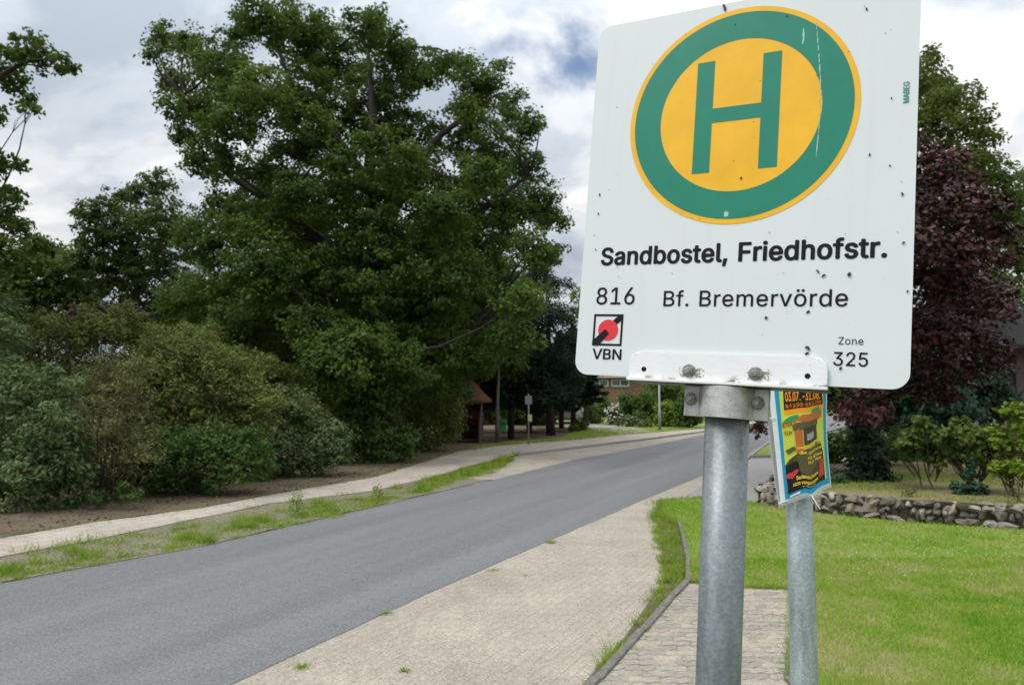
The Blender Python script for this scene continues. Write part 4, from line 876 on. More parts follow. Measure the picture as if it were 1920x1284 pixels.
# longer grass along the foot of the wall and clover blossoms
fl = []
for k in range(120):
    x, y = (rng.normal(1690, 75), rng.normal(1040, 20)) if k < 70 else (rng.uniform(1400, 1920), rng.uniform(965, 1090)); 
    p = G(x, y, LZ + .035)
    if in_poly(np.array([p[:2]]), lawn_poly)[0]: fl.append(p)
bm = bmesh.new()
for p in fl: bmesh.ops.create_icosphere(bm, subdivisions=1, radius=rng.uniform(.0035, .006), matrix=Matrix.Translation(p))
tag(obj('lawn_clover_blossoms', bm, M['petal']), kind='stuff')
def clumps(poly, bb, ncl, per, rc, h0, h1, z, lean=.6, w=.006):
    cl = scatter(poly, ncl, bb); m = rng.randint(per // 2, per * 2, len(cl)); idx = np.repeat(np.arange(len(cl)), m)
    p = cl[idx] + rng.normal(size=(len(idx), 2)) * (rng.uniform(.4, 1.3, len(cl)) * rc)[idx][:, None]
    hh = (rng.uniform(h0, h1, len(cl))[idx]) * rng.uniform(.5, 1.2, len(idx))
    return blades(np.concatenate([p, np.full((len(p), 1), z)], 1), hh, np.full(len(p), w) * rng.uniform(.7, 1.4, len(p)), lean)
vergeR = [EDG0] + EDG + EDG2[1:] + [g2(1240, 942)] + [g2(1222, 965), g2(1232, 1020), g2(1243, 1085), g2(1180, 1190), g2(1096, 1284), (EDG0[0] - .10, EDG0[1])]
q1 = np.concatenate([clumps(vergeR, (-1, 3.2, 2.5, 14), 9000, 26, .04, .03, .09, 0.0), clumps(vergeR, (-1, 3.2, 2.5, 14), 700, 40, .04, .08, .17, 0.0)])
strip = pl[:8] + [g2(985, 852)] + Lr[4::-1]
vergeL = [(x, y) for x, y in pl[1:9]] + [g2(930, 886), g2(800, 922)] + [(x, y) for x, y in Lr[3:0:-1]]
q2 = np.concatenate([clumps(vergeL, (-8, .6, 6, 22), 10000, 30, .09, .015, .06, 0.01, .9, .009), clumps(vergeL, (-8, .6, 6, 22), 560, 90, .10, .06, .20, 0.0, .7, .010)])
q3 = clumps([g2(*p) for p in ((800, 905), (880, 880), (966, 853), (960, 860), (890, 890), (790, 925))], (-3, 1, 12, 24), 800, 60, .12, .10, .26, 0.0, .6, .012)
q4 = clumps([(p[0] - .10, p[1]) for p in EDG] + [(p[0] + .10, p[1]) for p in EDG[::-1]], (-1, 3, 3, 8), 500, 8, .02, .02, .06, 0.03)
def ragged(pts, n, spread, h0, h1, z, w=.006):
    out_ = []
    for a, b in zip(pts[:-1], pts[1:]):
        L = math.hypot(b[0] - a[0], b[1] - a[1]); m = int(n * L); t = rng.uniform(0, 1, m)[:, None]; cl = rng.normal(size=(m, 2)) * spread * (.3 + rng.uniform(0, 1, (m, 1)) ** 3 * 1.6)
        out_.append(np.array(a)[None] * (1 - t) + np.array(b)[None] * t + cl)
    p = np.concatenate(out_)
    return blades(np.concatenate([p, np.full((len(p), 1), z)], 1), rng.uniform(h0, h1, len(p)), np.full(len(p), w), .7)
q5 = ragged([g2(1322, 936), g2(1240, 942), g2(1243, 965), g2(1262, 983), g2(1275, 987)], 900, .10, .03, .11, .01, .008)
q6 = ragged([wait[0], wait[1], wait[2], wait[3], wait[4]], 900, .03, .02, .06, .035)
q7 = ragged([(x, y - .03) for x, y in wpath[3:8]], 700, .04, .05, .15, LZ, .009)
q8 = ragged(pu[:7], 130, .16, .02, .06, PZ, .008)
tag(link_mesh('verge_weeds', faces_mesh('verge_weeds', np.concatenate([q1, q2, q3, q4, q5, q6, q7, q8])), M['weed']), kind='stuff')
yg = scatter(yard, 160000, (-2, 14, 26, 45)); _bare = [g2(*p) for p in ((870, 845), (935, 835), (960, 831), (1010, 828), (1055, 823), (1075, 812), (1060, 802), (1030, 793), (960, 790), (850, 795), (820, 835))]
yg = yg[~in_poly(yg, _bare)]
yg = yg[(yg[:, 1] - 26) < rng.uniform(0, 18, len(yg))][:30000]
tag(link_mesh('yard_blades', faces_mesh('yard_blades', blades(np.concatenate([yg, np.full((len(yg), 1), PZ)], 1), rng.uniform(.05, .12, len(yg)), np.full(len(yg), .03), .6)), M['grass']), kind='stuff')
# dead leaves and twigs on the soil under the hedge, grass in the garden
bed = pu[:7] + [(-.5, 26), (-6, 20), (-12, 12)]
lp = scatter(bed, 9000, (-12, 1, 6, 27)); c = np.concatenate([lp, np.full((len(lp), 1), PZ + .018)], 1)
tag(link_mesh('leaf_litter', faces_mesh('leaf_litter', leaf_quads(c, np.array([0, 0, 1.0]) + rng.normal(size=(len(c), 3)) * .4, .07, .04)), M['dryleaf']), kind='stuff')
gp = scatter([(4.9, 13.6), (5.7, 12.4), (7.7, 11.05), (14, 9.8), (18, 14), (14, 18), (7.6, 17.5)], 60000, (4.5, 16, 9.8, 18)); nzm = np.sin(gp[:, 0] * 2.1 + gp[:, 1]) + np.sin(gp[:, 1] * 1.7 - gp[:, 0] * .6) + rng.normal(size=len(gp)) * .7
gp = gp[nzm > .5]; c = np.concatenate([gp, np.full((len(gp), 1), GZ)], 1)
tag(link_mesh('garden_grass', faces_mesh('garden_grass', blades(c, rng.uniform(.03, .10, len(c)), np.full(len(c), .012), .7)), M['weed']), kind='stuff')
# single weeds on the paving
def weed(label, px, py, n, rad, h0, h1, z=0.0, w=.008, lean=1.1, leafy=False, mat='weed'):
    o = G(px, py, z); root = thing('weed_tuft', label, 'weed', tuple(o))
    p = rng.normal(size=(n, 2)) * rad * .5
    if leafy:
        k = n; a = rng.uniform(0, 6.28, k); zz = rng.uniform(.02, h1, k); c = np.stack([np.cos(a) * rad * (1 - zz / h1 * .6), np.sin(a) * rad * (1 - zz / h1 * .6), zz], 1) * rng.uniform(.3, 1, (k, 1)) ** .5
        q = leaf_quads(c, np.array([0, 0, 1.0]) + rng.normal(size=(k, 3)) * .5, .055, .022)
        bm = bmesh.new()
        for j in range(5): tube(bm, [(0, 0, -.01), (rng.normal() * .03, rng.normal() * .03, h1 * .5), (rng.normal() * .07, rng.normal() * .07, h1 * rng.uniform(.8, 1.25))], [.004, .003, .0012], 4)
        obj('stems', bm, M['twig'], root)
    else: q = blades(np.concatenate([p, np.full((n, 1), -.005)], 1), rng.uniform(h0, h1, n), np.full(n, w), lean)
    link_mesh('leaves', faces_mesh('leaves', q), M[mat], root)
weed('small weed at the asphalt edge, farther one of two on the bay', 1033, 1017, 90, .07, .03, .08)
weed('flat weed on the bay paving near the road, between two others', 925, 1069, 80, .08, .015, .04)
weed('tiny weed in the middle of the bay paving', 985, 1078, 30, .05, .015, .035)
weed('small weed touching the asphalt edge in the lower middle', 723, 1150, 80, .06, .02, .05)
weed('flat grass tuft on the paving at the lower edge, left one', 566, 1250, 110, .06, .02, .05)
weed('small yellowish weed on the paving at the lower edge', 758, 1257, 50, .035, .02, .05)
weed('tall leafy weed standing in the verge beside the far pavement', 557, 968, 260, .17, .1, .42, 0.0, leafy=True)
weed('bright yellow green tuft in the verge at the left edge', 10, 1075, 260, .13, .08, .20, w=.012)
weed('grass tuft growing on the far pavement joint, left part', 138, 1033, 140, .12, .06, .16, .06, w=.010)
weed('leafy weed in the verge before the dull bushes, middle', 708, 938, 200, .16, .1, .30, leafy=True)
weed('bushy grass tuft in the verge, right of the pavement tuft', 350, 1008, 200, .14, .06, .17, .02, w=.011)
weed('bushy grass tuft in the verge next to the tall leafy weed', 490, 977, 200, .14, .06, .16, .02, w=.012)

# ------------------------------------------------------------------ lettering
GLYPHS = {
',': (188, "38,-119 68,71 137,71 84,-119"),
'-': (453, "337,244 337,188 114,188 114,244"),
'.': (188, "95,-4 83,-3 73,1 63,9 55,18 51,29 50,41 51,53 55,64 63,73 73,81 83,85 95,87 107,85 118,81 128,73 135,64 140,53 141,41 140,29 135,18 128,9 118,1 107,-3"),
'0': (453, "227,-7 191,-3 158,7 130,24 105,48 85,77 69,113 57,155 50,202 48,254 50,306 57,353 69,395 85,431 106,461 130,484 159,502 191,512 227,516 262,512 295,502 323,484 348,461 368,431 384,395 396,353 403,306 405,254 403,202 396,155 384,113 368,77 348,48 323,24 295,7 263,-3;227,50 250,52 271,60 290,74 306,92 320,116 330,144 338,176 342,213 344,254 342,295 338,332 330,365 320,393 306,416 290,435 271,449 250,457 227,460 203,457 182,449 163,435 147,416 134,393 123,365 115,332 111,295 109,254 111,213 115,176 123,144 134,116 147,92 163,74 182,60 203,52"),
'1': (453, "76,0 76,55 391,55 391,0;276,509 276,0 212,0 212,448 209,448 86,358 86,427 198,509"),
'2': (453, "64,0 64,47 234,229 252,248 268,266 282,282 294,298 303,312 311,327 316,341 319,356 320,371 319,389 315,405 308,419 298,431 287,441 273,449 258,455 241,458 224,460 205,458 188,454 172,447 159,438 148,427 139,413 132,398 128,381 127,362 66,362 68,391 75,418 86,442 102,464 121,482 143,496 168,507 196,513 225,516 254,513 281,507 306,497 328,482 346,465 361,445 372,423 379,398 381,372 380,354 377,336 371,318 363,299 351,280 336,259 317,235 294,209 267,180 153,60 153,57 389,57 389,0"),
'3': (453, "218,-7 188,-5 159,1 133,10 108,22 88,38 70,57 57,79 48,104 44,132 109,132 112,115 118,100 126,87 137,76 150,66 165,59 182,54 200,51 219,50 239,51 258,55 275,61 291,69 304,80 315,93 323,108 328,125 329,145 328,163 323,180 316,196 306,211 292,223 275,234 254,241 229,246 201,248 157,248 157,299 288,448 288,452 70,452 70,509 372,509 372,461 211,278 211,289 247,290 279,286 308,276 333,262 354,244 371,222 383,198 391,173 393,145 390,116 383,90 370,66 354,45 333,27 309,12 281,2 251,-5"),
'4': (453, "40,105 40,158 247,509 311,509 109,166 109,163 413,163 413,105;282,0 282,121 282,146 282,318 343,318 343,0"),
'5': (453, "221,-7 192,-5 165,1 140,11 118,25 99,41 83,60 71,82 63,105 60,130 122,130 125,115 130,102 138,89 148,78 160,68 173,60 188,54 204,51 221,50 241,51 259,56 276,64 291,75 304,89 314,104 322,122 326,141 328,162 326,183 321,203 314,221 303,237 290,251 275,262 257,270 238,275 218,277 201,276 184,273 167,268 152,262 139,255 128,246 67,253 96,509 366,509 366,452 151,452 134,301 136,301 148,311 162,318 178,325 194,330 212,333 229,334 252,332 274,328 294,321 313,311 330,299 345,285 358,269 370,251 379,231 386,210 390,187 391,163 388,132 381,102 369,76 352,52 332,32 309,15 282,3 253,-4"),
'6': (453, "226,-7 196,-4 168,3 142,15 119,31 100,51 84,74 73,101 66,130 64,162 65,187 71,212 80,239 93,268 112,302 137,340 252,509 322,509 151,261 145,261 151,270 157,279 165,288 174,295 184,302 196,307 208,311 221,313 235,314 265,312 291,305 316,295 337,280 355,262 370,240 380,215 387,187 389,157 387,127 379,98 368,73 352,50 333,30 310,14 284,3 257,-4;226,48 245,50 263,55 279,63 293,73 304,86 314,101 322,119 326,137 327,157 326,178 322,196 314,213 304,228 293,241 279,251 263,259 245,264 226,265 207,264 190,259 174,252 160,241 148,229 138,214 131,197 126,179 125,158 126,138 131,119 138,102 148,86 160,73 174,63 190,55 207,50"),
'7': (453, "97,0 323,448 323,452 62,452 62,509 391,509 391,449 165,0"),
'8': (453, "226,-7 193,-5 163,1 136,11 111,25 91,42 74,62 62,84 54,109 52,135 53,156 58,176 65,195 75,212 87,228 101,241 117,252 134,260 153,265 153,267 129,276 109,289 93,308 80,330 73,354 70,380 73,405 79,429 90,450 106,469 124,485 146,498 170,508 197,514 226,516 255,514 282,508 306,498 328,485 346,469 361,450 373,429 379,405 382,380 379,354 372,330 359,308 343,289 323,276 300,267 300,265 319,260 335,252 351,241 365,228 377,212 387,195 395,176 399,156 401,135 398,109 391,84 378,62 362,42 341,25 317,11 289,1 259,-5;226,49 248,50 267,54 285,60 300,69 313,79 323,91 331,106 335,121 337,139 335,157 330,173 322,189 312,202 298,213 283,223 265,230 247,234 226,235 206,234 187,230 169,223 154,213 140,202 130,189 122,173 117,157 115,139 117,121 121,106 129,91 139,79 152,69 167,60 185,54 205,50;226,290 244,291 260,294 274,300 287,308 298,318 307,330 314,344 318,359 319,376 318,392 314,407 308,420 299,432 288,442 275,449 260,455 244,459 226,460 208,459 192,455 177,449 164,442 153,432 145,420 138,407 134,392 133,376 134,359 138,344 145,330 154,318 165,308 178,300 193,294 209,291"),
'9': (453, "226,516 256,513 285,506 310,494 333,478 352,458 368,434 380,408 387,378 389,347 387,322 382,296 373,270 359,240 340,207 315,168 200,0 130,0 301,248 307,248 302,238 295,229 287,221 278,214 268,207 257,202 245,198 232,195 218,195 188,197 161,203 137,214 116,229 98,247 83,269 72,294 66,321 64,352 66,382 73,411 85,436 101,459 120,479 143,494 168,506 196,513;226,460 207,459 190,454 174,446 160,435 148,423 138,407 131,390 127,372 125,352 127,331 131,313 138,295 148,280 160,268 174,257 190,250 207,245 226,243 245,245 263,249 279,257 293,267 305,280 314,295 322,312 326,330 327,350 326,371 322,390 314,407 305,422 293,435 279,446 263,454 245,459"),
'A': (480, "16,0 201,509 276,509 463,0 395,0 287,302 280,323 272,346 264,372 255,402 244,438 232,478 245,478 233,437 222,402 213,371 204,345 197,322 191,302 85,0;110,142 110,199 370,199 370,142"),
'B': (456, "60,0 60,509 241,509 274,507 304,501 329,491 350,477 367,461 381,442 390,421 396,398 398,374 397,353 393,336 387,320 378,307 368,295 356,286 343,278 329,272 315,267 315,262 331,260 347,254 363,245 378,234 391,220 402,203 411,184 416,161 418,136 416,111 410,88 400,67 386,48 368,31 344,18 317,8 284,2 247,0;125,57 245,57 281,60 309,67 330,80 344,96 353,115 355,137 354,153 350,169 342,184 333,197 320,209 306,218 289,225 269,229 248,231 125,231;125,285 238,285 256,287 273,290 288,296 302,304 314,314 323,326 330,340 335,355 336,372 333,393 326,412 313,429 294,442 270,449 240,452 125,452"),
'D': (502, "219,0 96,0 96,57 215,57 254,60 288,68 318,81 343,99 363,122 379,149 390,181 397,216 399,255 397,294 390,329 379,361 364,388 344,410 320,428 291,441 258,449 221,452 93,452 93,509 225,509 273,505 315,495 353,478 385,455 412,426 433,391 449,351 458,306 462,255 458,205 449,159 433,119 411,83 384,54 351,31 312,14 268,3;125,509 125,0 60,0 60,509"),
'E': (419, "60,0 60,509 372,509 372,452 125,452 125,286 355,286 355,229 125,229 125,57 375,57 375,0"),
'F': (410, "60,0 60,509 369,509 369,452 125,452 125,278 346,278 346,221 125,221 125,0"),
'G': (520, "269,-7 225,-3 185,7 149,25 118,49 91,79 69,116 53,157 43,203 40,254 43,305 53,352 69,393 91,429 117,459 149,484 184,501 223,512 265,516 291,514 316,510 340,504 363,494 384,483 403,469 421,453 436,436 449,416 460,395 468,373 474,349 408,349 402,365 395,379 387,393 378,406 368,417 356,427 344,436 330,443 315,448 300,453 283,455 265,456 236,453 209,445 183,432 160,414 141,392 125,364 113,332 106,295 103,254 106,213 113,177 125,145 141,117 161,95 184,76 210,63 238,56 269,53 296,55 322,61 345,71 365,85 382,102 396,123 407,147 413,173 415,202 434,199 283,199 283,256 478,256 478,200 475,160 466,124 451,91 431,62 406,38 377,19 344,5 308,-4"),
'K': (467, "104,145 104,216 116,231 128,246 139,261 151,275 162,289 174,303 187,317 199,331 212,344 364,509 448,509 231,276 228,276;60,0 60,509 125,509 125,334 124,225 125,193 125,0;372,0 188,259 228,309 449,0"),
'M': (628, "60,0 60,509 152,509 277,187 280,179 284,170 287,159 299,123 303,110 307,97 311,84 315,71 319,60 322,49 307,49 318,83 330,121 334,134 338,146 342,158 346,169 349,179 352,187 476,509 568,509 568,0 504,0 504,291 504,327 505,340 505,354 505,369 506,413 507,457 513,457 508,441 503,425 498,409 482,363 477,348 472,335 467,322 463,310 459,300 456,291 342,0 286,0 170,291 167,300 163,310 159,321 145,361 140,376 134,392 129,408 124,424 118,441 112,457 119,457 120,416 121,372 122,328 122,315 122,302 122,291 122,0"),
'N': (523, "60,0 60,509 136,509 343,183 349,174 355,163 363,151 371,137 379,122 388,107 396,90 405,73 414,55 405,54 403,72 402,90 401,108 400,126 399,142 399,157 399,195 399,509 463,509 463,0 387,0 202,290 194,303 186,317 177,331 168,346 159,363 148,381 108,452 119,454 122,384 123,363 124,345 124,328 125,313 125,301 125,291 125,0"),
'S': (447, "224,-9 188,-7 156,-1 128,9 102,23 81,40 64,60 51,83 42,109 38,137 104,137 108,118 114,102 123,88 136,76 150,66 166,59 185,53 204,50 224,49 246,50 267,54 286,60 303,69 317,79 329,92 338,106 344,122 346,139 344,154 340,168 332,179 322,189 310,197 296,205 280,211 263,217 245,222 184,239 145,253 112,269 86,289 67,313 56,341 52,372 54,400 62,425 75,448 92,468 113,484 138,498 165,508 195,514 227,516 259,514 289,508 316,498 340,484 360,468 377,449 390,427 398,403 401,378 337,378 332,402 320,421 302,437 280,449 254,456 225,459 204,457 185,454 167,448 152,440 139,430 129,418 121,405 117,391 115,376 117,359 122,345 131,334 142,324 155,315 169,308 184,302 198,297 212,293 264,279 279,275 295,270 312,264 328,256 344,248 359,238 372,226 384,213 395,198 402,180 407,161 408,139 406,112 399,87 386,64 370,43 349,25 323,11 294,0 261,-7"),
'U': (517, "259,-8 220,-6 186,2 154,15 126,33 103,55 85,80 71,108 63,140 60,173 60,509 124,509 124,178 126,155 132,133 141,113 153,95 169,80 187,68 208,59 232,53 259,52 285,53 309,59 331,68 349,80 364,95 377,113 385,133 391,155 393,178 393,509 457,509 457,173 454,140 446,108 433,80 414,55 391,33 363,15 332,2 297,-6"),
'V': (480, "204,0 16,509 84,509 192,206 199,187 207,164 215,137 225,106 236,71 248,31 235,31 247,71 257,107 267,138 276,165 283,187 290,206 395,509 463,509 278,0"),
'Z': (438, "42,0 42,46 273,385 284,400 295,415 306,431 318,446 329,461 341,476 348,454 327,453 306,453 285,452 265,452 244,452 223,452 40,452 40,509 397,509 397,462 169,129 157,113 146,97 134,81 122,65 110,49 97,33 90,54 111,55 131,56 152,57 173,57 193,57 214,57 399,57 399,0"),
'a': (389, "160,-9 137,-7 115,-3 94,5 76,15 60,29 48,45 38,63 32,84 30,108 32,128 36,146 43,161 53,174 64,184 78,193 92,200 108,206 125,211 143,214 161,217 178,220 200,223 218,225 234,227 247,229 257,231 265,235 271,240 274,246 276,255 276,257 275,272 272,285 267,297 260,307 251,315 240,322 227,327 212,330 196,331 178,330 163,327 149,322 137,316 127,309 118,301 110,292 104,283 100,274 41,291 51,313 64,331 79,346 95,358 114,368 133,375 153,380 173,383 194,384 208,384 223,382 239,379 255,375 271,369 286,360 300,350 312,336 322,320 330,301 335,278 337,251 337,0 277,0 277,52 272,52 267,43 260,34 252,25 242,16 229,8 215,1 199,-4 181,-7;170,45 192,47 211,51 228,59 242,68 254,80 263,93 270,108 274,122 276,138 276,190 272,187 267,184 259,182 251,180 241,178 231,176 221,174 210,173 200,171 175,168 161,166 147,163 134,159 122,153 112,147 103,139 97,130 93,118 92,105 93,93 96,82 102,72 109,64 119,57 130,52 142,48 156,46"),
'b': (424, "229,-8 208,-7 189,-3 172,4 159,12 147,21 138,31 130,41 123,50 118,59 112,59 112,0 53,0 53,509 114,509 114,319 118,319 123,327 130,336 137,346 147,355 158,364 171,373 188,379 207,383 229,384 259,382 287,374 313,361 335,342 354,320 370,293 381,261 388,227 390,189 388,151 381,116 370,84 355,57 336,34 313,16 288,3 260,-6;220,47 242,49 262,55 279,66 294,80 306,97 316,117 323,139 327,163 328,189 327,215 323,239 316,261 307,281 295,298 280,311 262,322 243,328 220,330 198,328 178,322 161,312 147,299 134,282 125,263 118,241 114,216 113,189 114,162 118,138 125,115 135,95 147,78 162,65 179,55 198,49"),
'c': (396, "207,-8 174,-5 144,3 117,16 93,35 72,58 56,85 44,116 37,150 34,187 37,225 44,260 56,291 72,318 93,341 117,360 144,374 174,382 207,384 226,384 243,381 260,377 276,371 291,364 305,356 318,346 330,335 340,322 349,308 356,293 362,277 303,262 300,272 295,281 290,289 284,297 278,304 270,311 261,316 252,321 242,325 231,328 220,329 207,330 184,328 163,321 145,310 130,296 118,278 108,258 102,236 98,212 96,187 98,163 102,139 108,117 118,97 130,80 145,66 163,55 184,49 207,46 220,47 232,49 243,52 253,55 262,60 271,66 279,73 285,80 292,89 297,98 301,107 304,117 363,102 357,86 350,70 341,56 331,43 319,32 306,21 292,12 277,5 261,-1 244,-5 226,-7"),
'd': (424, "195,-8 165,-6 137,3 111,16 89,34 70,57 55,84 43,116 36,151 34,189 36,227 43,261 55,293 70,320 89,342 112,361 137,374 165,382 196,384 218,383 237,379 253,373 267,364 278,355 287,346 295,336 301,327 306,319 311,319 311,509 372,509 372,0 313,0 313,59 307,59 301,50 295,41 287,31 277,21 266,12 252,4 236,-3 217,-7;205,47 226,49 246,55 263,65 278,78 290,95 299,115 306,138 310,162 312,189 310,216 306,241 300,263 290,282 278,299 263,312 246,322 227,328 205,330 182,328 162,322 145,311 130,298 118,281 108,261 102,239 98,215 96,189 98,163 102,139 109,117 118,97 130,80 145,66 162,55 182,49"),
'e': (404, "212,-8 177,-5 145,3 117,16 92,35 72,58 56,85 44,116 37,150 34,187 36,224 44,258 55,290 71,317 91,340 115,359 142,373 172,382 205,384 226,383 246,380 266,374 285,366 303,355 319,341 334,324 347,305 357,282 365,256 370,227 371,194 371,169 75,169 75,221 338,221 310,202 308,226 304,248 298,269 288,286 277,301 263,314 246,323 227,328 205,330 183,328 164,323 146,313 131,301 119,286 109,270 102,251 97,231 96,211 96,178 98,151 102,127 110,106 121,88 135,73 151,61 169,53 190,48 212,46 227,47 241,49 254,53 265,58 276,65 285,73 294,82 300,93 306,105 365,91 358,72 348,55 335,39 320,26 302,14 283,4 261,-3 237,-7"),
'f': (254, "228,379 228,327 6,327 6,379;81,0 81,432 82,452 87,470 96,486 107,499 120,510 135,519 152,525 169,529 187,530 201,530 212,529 222,527 231,525 238,523 243,521 227,468 224,470 220,471 215,472 209,473 202,474 195,474 178,472 164,468 154,460 147,449 143,435 142,419 142,0"),
'g': (425, "207,-151 180,-149 156,-146 134,-140 114,-132 97,-122 82,-110 70,-97 59,-84 51,-69 101,-41 107,-49 114,-57 122,-66 131,-74 142,-82 154,-88 169,-93 187,-96 207,-97 236,-95 261,-87 282,-75 298,-58 308,-34 311,-6 311,68 306,68 301,60 294,51 287,41 277,32 266,23 252,16 236,10 217,6 195,5 165,7 138,14 113,27 90,43 71,65 55,90 43,120 36,154 34,191 36,229 43,263 55,293 71,320 90,342 112,361 138,374 166,382 196,384 218,383 237,379 253,373 267,365 279,356 288,346 296,336 302,327 308,319 313,319 313,379 372,379 372,-9 370,-40 363,-67 350,-90 334,-109 314,-124 291,-136 265,-144 237,-149;205,59 227,61 246,66 264,75 278,87 290,103 300,121 307,142 311,166 312,193 311,219 307,242 300,264 291,283 279,299 264,312 247,322 227,328 205,330 182,328 163,322 145,312 130,298 118,282 109,262 102,241 98,218 96,193 98,167 102,144 109,123 118,104 131,88 145,76 163,66 183,61"),
'h': (410, "114,227 114,0 53,0 53,509 114,509 114,287 102,287 116,319 132,344 152,362 175,374 200,382 227,384 252,383 275,377 295,369 313,356 328,340 341,321 350,298 355,271 357,240 357,0 296,0 296,235 293,263 286,286 273,304 256,318 235,326 210,329 192,328 176,324 161,317 147,308 136,297 126,283 119,266 115,248"),
'i': (167, "53,0 53,379 114,379 114,0;84,443 73,444 63,448 54,455 47,463 43,472 41,483 43,494 47,504 54,512 63,518 73,522 84,524 95,522 105,518 114,512 121,504 125,494 126,483 125,472 121,463 114,455 105,448 95,444"),
'k': (381, "110,137 110,212 121,212 284,379 360,379 184,199 177,199;53,0 53,509 114,509 114,0;294,0 148,186 191,229 372,0"),
'l': (189, "139,-2 112,0 91,8 74,20 62,37 55,59 53,84 53,509 114,509 114,99 114,83 117,71 120,62 126,57 135,53 146,52 152,52 157,52 160,53 164,53 167,54 170,54 181,3 175,1 169,0 162,-1 154,-2 147,-2"),
'm': (610, "53,0 53,379 112,379 112,295 108,295 114,314 122,331 132,346 144,358 158,368 172,376 187,382 203,385 219,386 245,383 268,375 287,361 303,342 314,320 321,295 312,295 318,312 326,329 337,343 350,356 364,366 381,375 398,381 417,385 437,386 458,385 478,380 497,372 514,361 529,346 541,328 550,307 555,283 557,255 557,0 496,0 496,254 493,279 485,298 473,313 456,323 438,329 419,330 402,329 387,326 374,320 363,312 353,302 345,290 340,277 336,263 335,247 335,0 274,0 274,260 272,280 265,297 253,311 238,322 220,328 199,330 185,329 171,326 158,320 145,312 135,302 126,289 119,274 115,257 114,238 114,0"),
'n': (410, "114,227 114,0 53,0 53,379 112,379 112,287 102,287 116,319 132,344 152,362 175,374 200,382 227,384 252,383 275,377 295,369 313,356 328,340 341,321 350,298 355,271 357,240 357,0 296,0 296,235 293,263 286,286 273,304 256,318 235,326 210,329 192,328 176,324 161,317 147,308 136,297 126,283 119,266 115,248"),
'o': (415, "207,-8 174,-5 144,3 117,16 93,35 72,58 56,85 44,116 37,150 34,187 37,225 44,260 56,291 72,318 93,341 117,360 144,374 174,382 207,384 241,382 271,374 299,360 323,341 343,318 359,291 371,260 379,225 381,187 379,150 371,116 359,85 343,58 323,35 299,16 271,3 241,-5;207,46 231,49 252,55 270,66 285,80 298,97 307,117 314,139 318,163 319,187 318,212 314,236 307,258 298,278 285,296 270,310 252,321 231,328 207,330 184,328 163,321 145,310 130,296 118,278 108,258 102,236 98,212 96,187 98,163 102,139 108,117 118,97 130,80 145,66 163,55 184,49"),
'r': (259, "53,0 53,379 112,379 112,321 115,321 124,339 137,354 152,367 171,377 191,383 213,385 218,385 223,385 229,384 243,384 243,322 241,323 236,324 230,324 223,325 215,326 207,326 190,324 174,321 159,315 146,306 135,296 126,284 119,269 115,254 114,237 114,0"),
's': (365, "182,-8 157,-7 133,-3 112,3 93,12 76,24 62,38 50,54 41,73 36,94 94,107 101,87 111,72 124,60 141,52 160,47 181,45 206,47 227,53 244,62 258,74 265,88 268,103 266,115 262,126 254,136 243,144 229,150 212,155 149,170 118,180 92,192 72,208 58,227 50,249 47,274 49,295 55,314 65,332 79,347 95,360 115,370 137,378 161,383 187,384 212,383 234,379 254,372 271,363 286,352 299,339 309,324 318,308 324,290 268,277 262,291 254,304 243,316 228,325 210,331 187,333 166,331 147,326 131,317 119,305 111,292 109,277 110,264 115,253 124,243 136,235 152,229 172,223 229,209 261,200 287,187 306,171 320,153 328,131 331,107 329,85 323,65 312,47 298,31 281,18 260,6 236,-2 210,-7"),
't': (227, "204,379 204,327 6,327 6,379;65,471 126,471 126,98 127,83 130,70 136,61 144,55 156,51 170,50 175,50 180,50 185,51 191,52 197,53 202,54 213,2 207,0 200,-2 192,-3 184,-3 176,-4 168,-4 138,-1 113,7 92,21 77,41 68,64 65,93"),
'u': (410, "182,-5 158,-3 135,2 115,11 97,23 82,39 69,59 60,82 54,109 53,139 53,379 114,379 114,144 116,117 124,94 137,75 154,61 175,53 200,50 218,51 234,55 249,62 263,71 274,83 283,97 290,113 295,132 296,153 296,379 357,379 357,0 298,0 298,92 307,92 294,60 277,35 257,17 234,5 209,-3"),
'v': (389, "163,0 17,379 84,379 165,155 173,132 180,110 187,87 193,64 199,42 206,21 184,21 191,42 197,64 203,87 209,110 216,132 224,155 305,379 371,379 226,0"),
'w': (567, "138,0 23,379 87,379 133,214 140,190 147,164 154,137 161,107 168,75 175,41 165,41 172,74 179,105 186,135 192,163 199,189 206,214 252,379 316,379 362,214 368,189 375,163 382,136 388,106 395,75 402,41 391,41 399,75 406,106 413,135 420,163 427,189 434,214 480,379 545,379 429,0 368,0 319,172 305,225 300,243 295,262 291,280 277,338 291,338 277,280 272,262 267,243 263,225 258,207 253,189 248,172 199,0"),
'z': (380, "42,0 42,46 254,320 254,323 48,323 48,379 333,379 333,331 126,60 126,56 339,56 339,0"),
